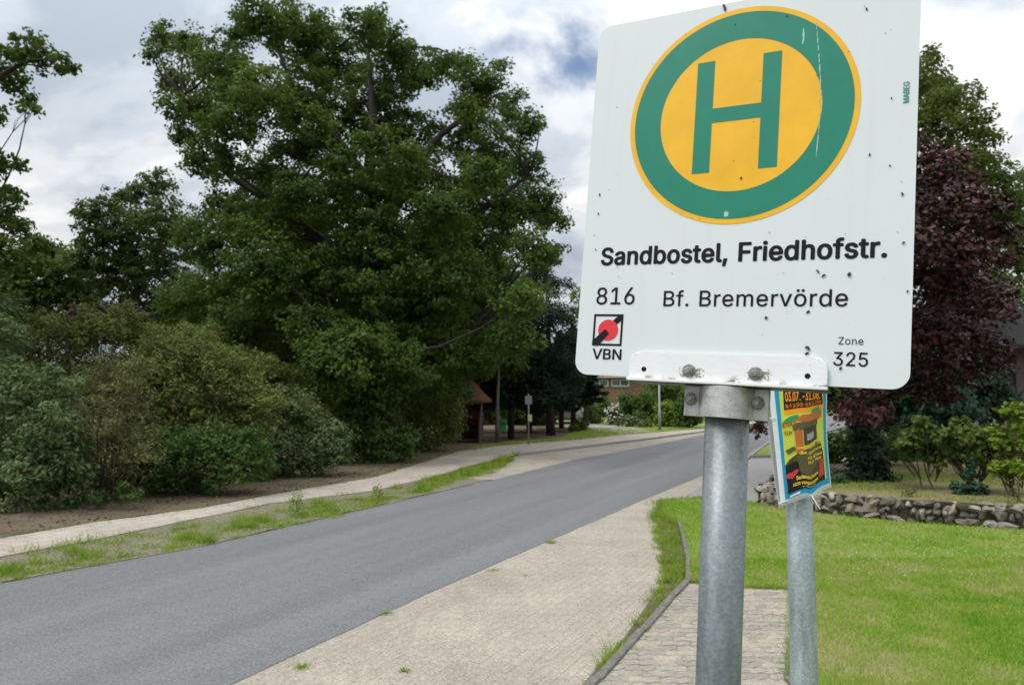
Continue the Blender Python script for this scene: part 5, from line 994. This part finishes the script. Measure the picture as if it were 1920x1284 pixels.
'ö': (415, "207,-8 174,-5 144,3 117,16 93,35 72,58 56,85 44,116 37,150 34,187 37,225 44,260 56,291 72,318 93,341 117,360 144,374 174,382 207,384 241,382 271,374 299,360 323,341 343,318 359,291 371,260 379,225 381,187 379,150 371,116 359,85 343,58 323,35 299,16 271,3 241,-5;207,46 231,49 252,55 270,66 285,80 298,97 307,117 314,139 318,163 319,187 318,212 314,236 307,258 298,278 285,296 270,310 252,321 231,328 207,330 184,328 163,321 145,310 130,296 118,278 108,258 102,236 98,212 96,187 98,163 102,139 108,117 118,97 130,80 145,66 163,55 184,49;279,443 269,444 259,448 251,455 244,463 240,472 239,483 240,494 244,503 251,512 259,518 269,522 279,523 290,522 299,518 308,512 314,503 318,494 320,483 318,472 314,463 308,455 299,448 290,444;136,443 125,444 115,448 107,455 100,463 96,472 95,483 96,494 100,503 107,512 115,518 125,522 136,523 146,522 156,518 164,512 171,503 175,494 176,483 175,472 171,463 164,455 156,448 146,444"),
'ü': (410, "182,-5 158,-3 135,2 115,11 97,23 82,39 69,59 60,82 54,109 53,139 53,379 114,379 114,144 116,117 124,94 137,75 154,61 175,53 200,50 218,51 234,55 249,62 263,71 274,83 283,97 290,113 295,132 296,153 296,379 357,379 357,0 298,0 298,92 307,92 294,60 277,35 257,17 234,5 209,-3;277,443 266,444 257,448 248,455 242,463 238,472 236,483 238,494 242,503 248,512 257,518 266,522 277,523 287,522 297,518 305,512 312,503 316,494 317,483 316,472 312,463 305,455 297,448 287,444;133,443 123,444 113,448 104,455 98,463 94,472 93,483 94,494 98,503 104,512 113,518 123,522 133,523 144,522 153,518 162,512 168,503 172,494 173,483 172,472 168,463 162,455 153,448 144,444"),
}

def text_mesh(s, bold=0.0, track=0.0, thick=.0003):
    cu = bpy.data.curves.new('t', 'CURVE'); cu.dimensions = '2D'; cu.fill_mode = 'BOTH'
    x = 0.0; xs = []
    for ch in s:
        if ch == ' ': x += .22 + track; continue
        adv, polys = GLYPHS[ch]
        for ps in polys.split(';'):
            pts = [tuple(map(int, q.split(','))) for q in ps.split()]
            sp = cu.splines.new('POLY'); sp.points.add(len(pts) - 1); sp.use_cyclic_u = True
            for p, (a, b) in zip(sp.points, pts): p.co = (x + a / 1000, b / 1000, 0, 1); xs.append(x + a / 1000)
        x += adv / 1000 + track
    o = bpy.data.objects.new('t', cu); COL.objects.link(o)
    me = bpy.data.meshes.new_from_object(o.evaluated_get(bpy.context.evaluated_depsgraph_get()))
    bpy.data.objects.remove(o); bpy.data.curves.remove(cu)
    if bold:                                             # heavier strokes: the outline swept round a small circle
        bm = bmesh.new()
        for k in range(10):
            n0 = len(bm.verts); bm.from_mesh(me); bm.verts.ensure_lookup_table()
            for v in bm.verts[n0:]: v.co += Vector((bold * math.cos(k * math.pi / 5), bold * math.sin(k * math.pi / 5) * .7, k * .01))
        bm.to_mesh(me); bm.free()
    co = np.empty(len(me.vertices) * 3, np.float32); me.vertices.foreach_get('co', co); co = co.reshape(-1, 3)
    return me, co
CAP = .509
def fit_text(name, s, x0, x1, y0, cap, z, mat, parent, bold=0.0, track=0.0, fn=None):
    me, co = text_mesh(s, bold, track)
    a, b = co[:, 0].min(), co[:, 0].max()
    X = x0 + (co[:, 0] - a) / (b - a) * (x1 - x0); Y = y0 + co[:, 1] * cap / CAP
    out_ = np.stack([X, Y, z + co[:, 2] * .0005], 1) if fn is None else np.array([fn(u, v, w_) for u, v, w_ in zip(X, Y, co[:, 2] * .0003)])
    me.vertices.foreach_set('co', out_.astype(np.float32).ravel()); me.update(); me.name = name
    me.materials.clear()
    return link_mesh(name, me, M[mat], parent)

# ------------------------------------------------------------------ the bus stop sign
cam_R = np.array([[1, 0, 0], [0, math.sin(PITCH), math.cos(PITCH)], [0, -math.cos(PITCH), math.sin(PITCH)]])   # photo axes (right, down, ahead) -> world
Rs = np.array([[0.87506857, -0.08149766, 0.47708818], [0.02383128, 0.991781, 0.12570807], [-0.48341191, -0.09863355, 0.86981857]])
ts = np.array([0.14011462, -0.50096459, 1.18438112])
Rw = cam_R @ Rs; tw = cam_R @ ts + np.array([0, 0, EYE])
MS = Matrix(((Rw[0, 0], -Rw[0, 1], -Rw[0, 2], tw[0]), (Rw[1, 0], -Rw[1, 1], -Rw[1, 2], tw[1]), (Rw[2, 0], -Rw[2, 1], -Rw[2, 2], tw[2]), (0, 0, 0, 1)))   # panel's frame: x right, y up, z to the viewer
PC = -.026                                                     # pole axis behind the panel's face
ptop = MS @ Vector((.2245, -.548, PC))
_r = ray(1346, 1284); _k = (ptop.y) / _r[1]; pmid = Vector((_r[0] * _k, ptop.y, EYE + _r[2] * _k))
pbase = ptop + (pmid - ptop) * (ptop.z / (ptop.z - pmid.z))
stop = thing('bus_stop_sign', 'white bus stop sign with green and yellow H disc on galvanised pole', 'bus stop sign', pbase)
Minv = Matrix.Translation(-pbase)
def on_panel(o): o.matrix_local = Minv @ MS; return o
bm = bmesh.new()
axis = (ptop - pbase)
tube(bm, [Vector((0, 0, -.3)), axis * .25, axis * .5, axis * .75, axis * .99], .03, 40)
obj('pole', bm, M['galv'], stop, True)
bm = bmesh.new(); prism(bm, rrect(0, -.5533, .45, 0, .021, 10), -.0025, 0)
bm.normal_update()
panel = on_panel(obj('sign_panel', bm, M['panel'], stop))
def ring(bm, cx, cy, r0, r1, z0, z1, n=128):
    pts = [(math.cos(2 * math.pi * k / n), math.sin(2 * math.pi * k / n)) for k in range(n)]
    A = [[bm.verts.new((cx + c * r, cy + s * r, z)) for c, s in pts] for r, z in ((r1, z0), (r1, z1), (r0, z1))]
    for i in range(2):
        for k in range(n): bm.faces.new((A[i][k], A[i][(k + 1) % n], A[i + 1][(k + 1) % n], A[i + 1][k]))
CX, CY = .2235, -.1722
bm = bmesh.new(); prism(bm, [(CX + .160 * math.cos(2 * math.pi * k / 128), CY + .160 * math.sin(2 * math.pi * k / 128)) for k in range(128)], .0001, .0005)
obj('yellow_disc', bm, M['sign_yellow'], panel)
bm = bmesh.new(); ring(bm, CX, CY, .1125, .1525, .0005, .0008); obj('green_ring', bm, M['sign_green'], panel)
bm = bmesh.new()
x0, x1, x2, x3 = .1627, .1877, .2557, .2808
prism(bm, [(x0, -.2545), (x1, -.2545), (x1, -.1806), (x2, -.1806), (x2, -.2545), (x3, -.2545), (x3, -.0865), (x2, -.0865), (x2, -.1590), (x1, -.1590), (x1, -.0865), (x0, -.0865)], .0005, .0009)
obj('letter_h', bm, M['sign_green'], panel)
fit_text('stop_name', 'Sandbostel, Friedhofstr.', .0302, .4204, -.3855, .0258, .0006, 'sign_black', panel, .026, .012)
fit_text('line_number', '816', .0275, .0882, -.4462, .0255, .0006, 'sign_black', panel, .005)
fit_text('destination', 'Bf. Bremervörde', .1322, .3768, -.4490, .0222, .0006, 'sign_black', panel, .006, .02)
fit_text('network_name', 'VBN', .0272, .0735, -.5290, .0152, .0006, 'sign_black', panel, .016)
fit_text('zone_word', 'Zone', .3674, .3966, -.4987, .0095, .0006, 'sign_black', panel, 0, .02)
fit_text('zone_number', '325', .3620, .4027, -.5262, .0175, .0006, 'sign_black', panel, .006)
mk = fit_text('maker_mark', 'MABEG', 0, .0285, 0, .0068, 0, 'sign_green', panel, .014, .0)
co = np.empty(len(mk.data.vertices) * 3, np.float32); mk.data.vertices.foreach_get('co', co); co = co.reshape(-1, 3)
mk.data.vertices.foreach_set('co', np.stack([.4398 - co[:, 1], -.1843 + co[:, 0], co[:, 2] + .0006], 1).astype(np.float32).ravel()); mk.data.update()
# the network's emblem: black frame, red dot, black slanting bar passing behind and before it
bm = bmesh.new()
a, b, c, d, w = .0258, .0725, -.5087, -.4612, .0030
for q in ([(a, c), (b, c), (b, c + w), (a, c + w)], [(a, d - w), (b, d - w), (b, d), (a, d)], [(a, c + w), (a + w, c + w), (a + w, d - w), (a, d - w)], [(b - w, c + w), (b, c + w), (b, d - w), (b - w, d - w)]): prism(bm, q, .0001, .0006)
prism(bm, [(.0552, -.4722), (.0672, -.4612), (.0725, -.4612), (.0725, -.4680), (.0602, -.4790)], .0007, .0008)
obj('emblem_frame', bm, M['sign_black'], panel)
bm = bmesh.new(); prism(bm, [(.0497 + .0157 * math.cos(2 * math.pi * k / 48), -.4851 + .0157 * math.sin(2 * math.pi * k / 48)) for k in range(48)], .0001, .0010); obj('emblem_dot', bm, M['sign_red'], panel)
bm = bmesh.new(); prism(bm, [(.0258, -.5087), (.0352, -.5087), (.0522, -.4905), (.0455, -.4838), (.0258, -.5020)], .0011, .0013); obj('emblem_bar', bm, M['sign_black'], panel)
# insects' droppings and dirt
bm = bmesh.new()
specks = [(.1975, .0058, 9, 1), (.2335, .2646, 5, 1), (.0208, .275, 3, 0), (.4364, .3043, 5, 1), (.4374, .367, 4, 1), (.3954, .249, 3.2, 0), (.3859, .0471, 3, 0), (.0205, .3049, 2.5, 0), (.2138, .035, 2, 0), (.3394, .4019, 5, 1), (.3455, .4073, 5.5, 1),
          (.3775, .4041, 7.5, 1), (.2748, .4635, 5, 1), (.3283, .4561, 4, 0), (.332, .5026, 7, 1), (.3295, .5109, 4, 0), (.444, .4298, 2.4, 0), (.3709, .5292, 3.5, 0), (.0208, .3612, 2, 0), (.4199, .2652, 2, 0), (.4201, .1753, 2, 0), (.2856, .0368, 3, 0)]
for i in range(40): specks.append((rng.uniform(.01, .44), rng.uniform(.02, .50), rng.uniform(.5, .95), 0))
for x, y, L, big in specks:
    L *= .001; n = 5; ang = rng.uniform(1.0, 2.2); cur = rng.normal() * .5
    p = np.array([x - math.cos(ang) * L * .5, -y - math.sin(ang) * L * .5]); wv = L * (.17 if big else .3)
    for k in range(n):
        r = wv * rng.uniform(.7, 1.3); zt = .0011 + (r * .8 if big else .0003)
        poly = [(p[0] + r * rng.uniform(.75, 1.2) * math.cos(2 * math.pi * j / 7), p[1] + r * rng.uniform(.75, 1.2) * math.sin(2 * math.pi * j / 7)) for j in range(7)]
        prism(bm, poly, .0002, zt + k * 1e-5); p = p + np.array([math.cos(ang), math.sin(ang)]) * L / n; ang += cur
obj('dirt_specks', bm, M['dirt'], panel)
bm = bmesh.new()
for pts, wv in (([(.3235, .05), (.329, .10), (.3335, .15), (.3335, .20), (.331, .245)], .0011), ([(.3075, .063), (.3085, .072), (.3075, .080)], .0016), ([(.213, .3175), (.2185, .3175)], .0012)):
    for i in range(len(pts) - 1):
        (ax, ay), (bx, by) = pts[i], pts[i + 1]; n = 14
        for k in range(n):
            t = (k + rng.uniform(-.4, .4)) / n; x, y = ax + (bx - ax) * t, ay + (by - ay) * t
            r = wv * rng.uniform(.15, .75); ln = rng.uniform(.5, 1.3) * .004
            if wv > .0011 or rng.uniform() < .6: prism(bm, [(x - r, -y - ln), (x + r * .8, -y - ln * .7), (x + r, -y + ln * .6), (x - r * .5, -y + ln)], .0002, .00105 + k * 1e-6 + i * 2e-5)
obj('scratch_marks', bm, M['pale_scratch'], panel)
# the white angle bar bolted across the panel's foot
bm = bmesh.new()
prism(bm, rrect(.0885, -.5545, .3565, -.5170, .017, 8, (1, 1, 0, 0)), .0014, .0052)
prism(bm, [(.0875, -.5590), (.3575, -.5590), (.3575, -.5545), (.0875, -.5545)], .0014, .0125)
bevel(bm, .0007)
bracket = on_panel(obj('mounting_bracket', bm, M['bracket'], stop))
bm = bmesh.new(); prism(bm, [(.0885, -.5600), (.3565, -.5600), (.3565, -.5585), (.0885, -.5585)], -.05, .0010)  # thin black strip below the ledge; black discs at the hole positions
for x in (.111, .3325): lathe(bm, [(.0036, .0046), (.0036, .0056), (.0030, .0058)], 20, Matrix.Translation((x, -.5418, 0)))
obj('bracket_hole', bm, M['sign_black'], bracket)
M['bolt'] = plain('grimy_bolt_zinc', (.27, .265, .25), .5, .6, .5, 160)
def bolt(x, y, z, parent, head=.0072):
    bm = bmesh.new(); mt = Matrix.Translation((x, y, z))
    lathe(bm, [(.0095, 0), (.0095, .0012), (.0088, .0016)], 28, mt)                        # washer
    a0 = rng.uniform(0, 1); prism(bm, [(head * math.cos(a0 + k * math.pi / 3), head * math.sin(a0 + k * math.pi / 3)) for k in range(6)], .0016, .0062, mt)
    lathe(bm, [(.0040, .0062), (.0040, .0092), (.0032, .0100)], 18, mt)
    bevel(bm, .0005)
    return obj('bolt', bm, M['bolt'], parent)
for x in (.1767, .2668): bolt(x, -.5416, .0052, bracket, .0066)
# the two-part pole clamp
bm = bmesh.new()
def clamp_outline(zf, th, ro, sign):
    pts = []
    xs0, xs1 = .1653, .2815
    zf0 = zf
    inner, outer = [], []
    xc = .2245
    aj = math.acos(min(1, ro / (ro + .006)))
    prof = [(xs0, 0)] + [(xc - ro * math.cos(t), ro * math.sin(t) * .98) for t in np.linspace(.25, math.pi - .25, 20)] + [(xs1, 0)]
    prof = [prof[0], (xc - ro - .004, 0.0)] + prof[1:-1] + [(xc + ro + .004, 0.0), prof[-1]]
    return [(x, zf0 + sign * z) for x, z in prof]
def clamp_half(z0, sign, th, y0, y1):
    A = clamp_outline(z0, th, .0312, sign); B = clamp_outline(z0 + sign * th, th, .0312 + th * .9, sign)
    n = len(A)
    V = [[bm.verts.new((x, y, z)) for x, z in C] for C in (A, B) for y in (y0, y1)]
    a0, a1, b0, b1 = V
    for i in range(n - 1):
        bm.faces.new((b0[i], b0[i + 1], b1[i + 1], b1[i])); bm.faces.new((a0[i], a1[i], a1[i + 1], a0[i + 1]))
        bm.faces.new((a0[i], a0[i + 1], b0[i + 1], b0[i])); bm.faces.new((a1[i], b1[i], b1[i + 1], a1[i + 1]))
    bm.faces.new((a0[0], b0[0], b1[0], a1[0])); bm.faces.new((a0[-1], a1[-1], b1[-1], b0[-1]))
clamp_half(PC + .0025, 1, .0035, -.6035, -.5605); clamp_half(PC - .0025, -1, .0035, -.6035, -.5605)
bevel(bm, .0005)
clamp = on_panel(obj('pole_clamp', bm, M['clamp'], stop))
for x in (.1752, .2672): bolt(x, -.5797, PC + .006, clamp, .0074)

# ------------------------------------------------------------------ the second pole with its poster
pa = np.array(P(1499, 950, 1.76)); pb = np.array(P(1508.5, 1284, 1.72))
dirp = (pb - pa) / (pa[2] - pb[2])
q_base = pa + dirp * pa[2]; q_top = pa - dirp * .52
post = thing('metal_pole', 'plain galvanised pole that carries the yellow event poster', 'pole', tuple(q_base))
bm = bmesh.new()
tube(bm, [np.array([0, 0, -.3]), (q_top - q_base) * .3, (q_top - q_base) * .65, q_top - q_base], .0298, 36)
obj('pole_tube', bm, M['galv2'], post, True)
bm = bmesh.new(); lathe(bm, [(.031, -.012), (.031, .004), (.026, .011), (.012, .015)], 28, Matrix.Translation(q_top - q_base)); obj('pole_cap', bm, M['sign_black'], post, True)

pcen = P(1499, 800, 1.75)
CTL, CTR, CBL, CBR = (1440, 727), (1551, 721), (1464, 951), (1559, 913)
def sheet_pt(s, t, off=0.0, push=0.0):          # s across, t down; the board bows round the pole and its right flank folds back
    x = (CTL[0] * (1 - t) + CBL[0] * t) * (1 - s) + (CTR[0] * (1 - t) + CBR[0] * t) * s
    y = (CTL[1] * (1 - t) + CBL[1] * t) * (1 - s) + (CTR[1] * (1 - t) + CBR[1] * t) * s
    x += 4 * math.sin(math.pi * min(max(t, 0), 1)) * (s - .5) * -2 - (3 * math.sin(math.pi * t) if s < .5 else 0)
    crease = .68 - .06 * t
    y += 7 * t * math.exp(-((s - crease) / .10) ** 2)
    Y = 1.706 - .004 * math.sin(math.pi * s) + (.045 * .04 * math.log1p(math.exp((s - crease) / .04)) / (1 - crease)) * (.3 + .7 * t) - .006 * t + .02 * .04 * math.log1p(math.exp((crease - s) / .04)) - off + push
    return P(x, y, Y)
poster_o = tuple(sheet_pt(.5, 1.0, 0, .03))
poster = thing('event_poster', 'lime and blue event poster tied round the galvanised pole', 'poster', poster_o)
pi = -np.array(poster_o)
def sheet_part(name, poly, mat, layer, parent, nx=10, ny=10):
    nx, ny = max(nx, 14), max(ny, 8)      # a printed field: outline in (s, t), laid on the sheet
    bm = bmesh.new()
    f = bm.faces.new([bm.verts.new((s, t, 0)) for s, t in poly])
    s0, s1 = min(p[0] for p in poly), max(p[0] for p in poly); t0, t1 = min(p[1] for p in poly), max(p[1] for p in poly)
    for k in range(1, nx): bmesh.ops.bisect_plane(bm, geom=bm.verts[:] + bm.edges[:] + bm.faces[:], plane_co=(s0 + (s1 - s0) * k / nx, 0, 0), plane_no=(1, 0, 0))
    for k in range(1, ny): bmesh.ops.bisect_plane(bm, geom=bm.verts[:] + bm.edges[:] + bm.faces[:], plane_co=(0, t0 + (t1 - t0) * k / ny, 0), plane_no=(0, 1, 0))
    for v in bm.verts: v.co = sheet_pt(v.co.x, v.co.y, layer * .0004) + pi
    me = bpy.data.meshes.new(name); bm.to_mesh(me); bm.free()
    return link_mesh(name, me, M[mat], parent, True)
T0 = -.22
def sheet_body(name, off, parent, dx=0):
    bm = bmesh.new(); n, m = 30, 20
    g = {}
    for L_ in (0, 1):
        for i in range(n + 1):
            for j in range(m + 1):
                g[L_, i, j] = bm.verts.new(sheet_pt(i / n + dx * j / m, T0 + (1 - T0) * j / m, off - L_ * .0016) + pi)
    for i in range(n):
        for j in range(m):
            bm.faces.new((g[0, i, j], g[0, i + 1, j], g[0, i + 1, j + 1], g[0, i, j + 1])); bm.faces.new((g[1, i, j], g[1, i, j + 1], g[1, i + 1, j + 1], g[1, i + 1, j]))
    for j in range(m):
        bm.faces.new((g[0, 0, j], g[0, 0, j + 1], g[1, 0, j + 1], g[1, 0, j])); bm.faces.new((g[0, n, j], g[1, n, j], g[1, n, j + 1], g[0, n, j + 1]))
    for i in range(n):
        bm.faces.new((g[0, i, 0], g[1, i, 0], g[1, i + 1, 0], g[0, i + 1, 0])); bm.faces.new((g[0, i, m], g[0, i + 1, m], g[1, i + 1, m], g[1, i, m]))
    return obj(name, bm, M['p_white'], parent, True)
board = sheet_body('front_board', 0.0, poster)
# the second board lies behind the pole, its edge showing on the left
bm = bmesh.new(); n = 14
rows = []
for j in range(n + 1):
    t = T0 + (1.0 - T0) * j / n; a_ = sheet_pt(-.035 - .05 * math.sin(math.pi * max(0, t)), t * .985, 0, .012); b_ = sheet_pt(1.0, t, 0, .075)
    c_ = a_ * .5 + b_ * .5 + np.array([0, .045, 0])
    rows.append([[bm.verts.new(p + pi + np.array([0, dy, 0])) for p in (a_, a_ * .5 + c_ * .5, c_, b_)] for dy in (0, .0016)])
for j in range(n):
    for k in range(3):
        for q in (0, 1): bm.faces.new((rows[j][q][k], rows[j][q][k + 1], rows[j + 1][q][k + 1], rows[j + 1][q][k]))
    bm.faces.new((rows[j][0][0], rows[j + 1][0][0], rows[j + 1][1][0], rows[j][1][0])); bm.faces.new((rows[j][0][3], rows[j][1][3], rows[j + 1][1][3], rows[j + 1][0][3]))
obj('back_board', bm, M['p_white'], poster, True)
sheet_part('blue_border', [(.10, T0 + .02), (.985, T0 + .02), (.985, .955), (.10, .955)], 'p_blue', 1, board, 18, 18)
sheet_part('lime_field', [(.185, T0 + .05), (.93, T0 + .05), (.93, .90), (.16, .90)], 'p_lime', 2, board, 16, 16)
sheet_part('picture_hill', [(.165, .67), (.26, .63), (.36, .61), (.48, .585), (.60, .565), (.74, .535), (.86, .53), (.90, .64), (.90, .905), (.165, .915)], 'p_brown', 3, board, 12, 8)
sheet_part('picture_slope', [(.30, .68), (.42, .61), (.60, .56), (.80, .52), (.80, .72), (.60, .80), (.34, .74)], 'p_olive', 4, board, 8, 6)
sheet_part('picture_shade', [(.165, .68), (.42, .655), (.46, .80), (.62, .86), (.88, .80), (.88, .90), (.165, .91)], 'p_black', 5, board, 8, 5)
sheet_part('orange_header', [(.25, T0 + .08), (.90, T0 + .08), (.94, .226), (.24, .240)], 'p_orange', 3, board, 10, 8)
sheet_part('black_header', [(.25, .036), (.90, .038), (.93, .185), (.24, .200)], 'p_black', 4, board, 10, 4)
sheet_part('green_cap', [(.21 + .145 * math.cos(a) + .145, .285 + .024 * math.sin(a) - .02 * math.cos(a)) for a in [2 * math.pi * k / 18 for k in range(18)]], 'p_green', 4, board, 6, 3)
sheet_part('green_corner', [(.72, .225), (.86, .195), (.86, .24), (.74, .255)], 'p_green', 5, board, 4, 2)
sheet_part('picture_roof', [(.44, .30), (.55, .255), (.72, .252), (.90, .22), (.90, .30), (.80, .335), (.60, .33)], 'p_terra', 4, board, 8, 4)
sheet_part('picture_lintel', [(.37, .345), (.48, .325), (.82, .315), (.82, .365), (.58, .375), (.50, .395), (.38, .39)], 'p_olive', 6, board, 8, 4)
sheet_part('picture_column', [(.40, .395), (.52, .38), (.53, .575), (.42, .60)], 'p_terra', 6, board, 4, 6)
sheet_part('picture_opening', [(.55, .38), (.80, .36), (.80, .50), (.55, .53)], 'p_brown', 5, board, 6, 4)
sheet_part('picture_face', [(.61, .43), (.74, .415), (.74, .475), (.61, .49)], 'p_grey', 6, board, 3, 3)
sheet_part('picture_beam', [(.20, .545), (.38, .525), (.41, .56), (.24, .585)], 'p_olive', 6, board, 4, 3)
hs = [(16 * math.sin(a) ** 3, 13 * math.cos(a) - 5 * math.cos(2 * a) - 2 * math.cos(3 * a) - math.cos(4 * a)) for a in [2 * math.pi * k / 24 for k in range(24)]]
sheet_part('red_heart', [(.285 + x * .0085, .765 - y * .0023 - x * .0008) for x, y in hs], 'p_red', 6, board, 4, 4)
sheet_part('red_corner', [(.82, .71), (.88, .69), (.88, .85), (.78, .87)], 'p_red', 6, board, 3, 3)
def sheet_text(name, s, s0, s1, t_left, slope, cap, mat, layer, bold=0.0):
    return fit_text(name, s, s0, s1, 0, cap, 0, mat, board, bold, 0, lambda u, v, z: sheet_pt(u, t_left + (u - s0) * slope - v, layer * .0004 + z) + pi)
sheet_text('date_line', '03.07. -31.08.', .275, .88, .126, .006, .078, 'p_orange', 6, .025)
sheet_text('hours_line', 'Mo.-Fr. 14-19 Uhr - Sa-So 11-19 Uhr', .275, .90, .186, -.012, .036, 'p_orange', 6, .012)
sheet_text('title_word', 'Das', .185, .46, .350, -.05, .044, 'p_rust', 7, .02)
sheet_text('second_word', 'für', .20, .37, .415, .0, .034, 'p_rust', 7, .02)
sheet_text('gold_line', 'Abenteuer für', .42, .88, .565, -.03, .028, 'p_gold', 8, .02)
sheet_text('gold_line', 'die ganze', .46, .88, .610, -.03, .026, 'p_gold', 8, .02)
sheet_text('gold_line', 'Für Kinder', .60, .88, .656, .0, .027, 'p_gold', 8, .02)
sheet_text('gold_line', 'Nur hier', .60, .86, .695, .0, .027, 'p_gold', 8, .02)
sheet_text('gold_line', 'Badesachen', .36, .77, .822, .01, .032, 'p_gold', 8, .03)
sheet_text('gold_line', 'nicht vergessen', .28, .76, .868, .02, .030, 'p_gold', 8, .03)
sheet_text('small_line', 'im Sommer', .46, .72, .900, .0, .013, 'p_white', 8)
sheet_part('blue_strip', [(.20, .935), (.40, .925), (.40, .945), (.20, .95)], 'p_white', 6, board, 3, 2)
# cable ties through the boards
for t, s0 in ((.255, -.10), (.965, -.02)):
    bm = bmesh.new()
    tube(bm, [sheet_pt(s0, t, -.02) + pi, sheet_pt(s0 - .01, t, .003) + pi, sheet_pt(s0 + .12, t - .003, .0035) + pi, sheet_pt(s0 + .16, t, .0005) + pi, sheet_pt(s0 + .17, t, -.02) + pi], .0013, 6)
    if t > .9: box(bm, sheet_pt(s0 + .02, t, .004) + pi, (.006, .005, .005))
    obj('cable_tie', bm, M['p_white'], poster)
bm = bmesh.new(); tube(bm, [P(1522, 928, 1.70) + pi, P(1526, 936, 1.695) + pi, P(1538, 954, 1.69) + pi], [.0013, .0013, .0011], 6)
obj('cable_tie', bm, M['p_white'], poster)
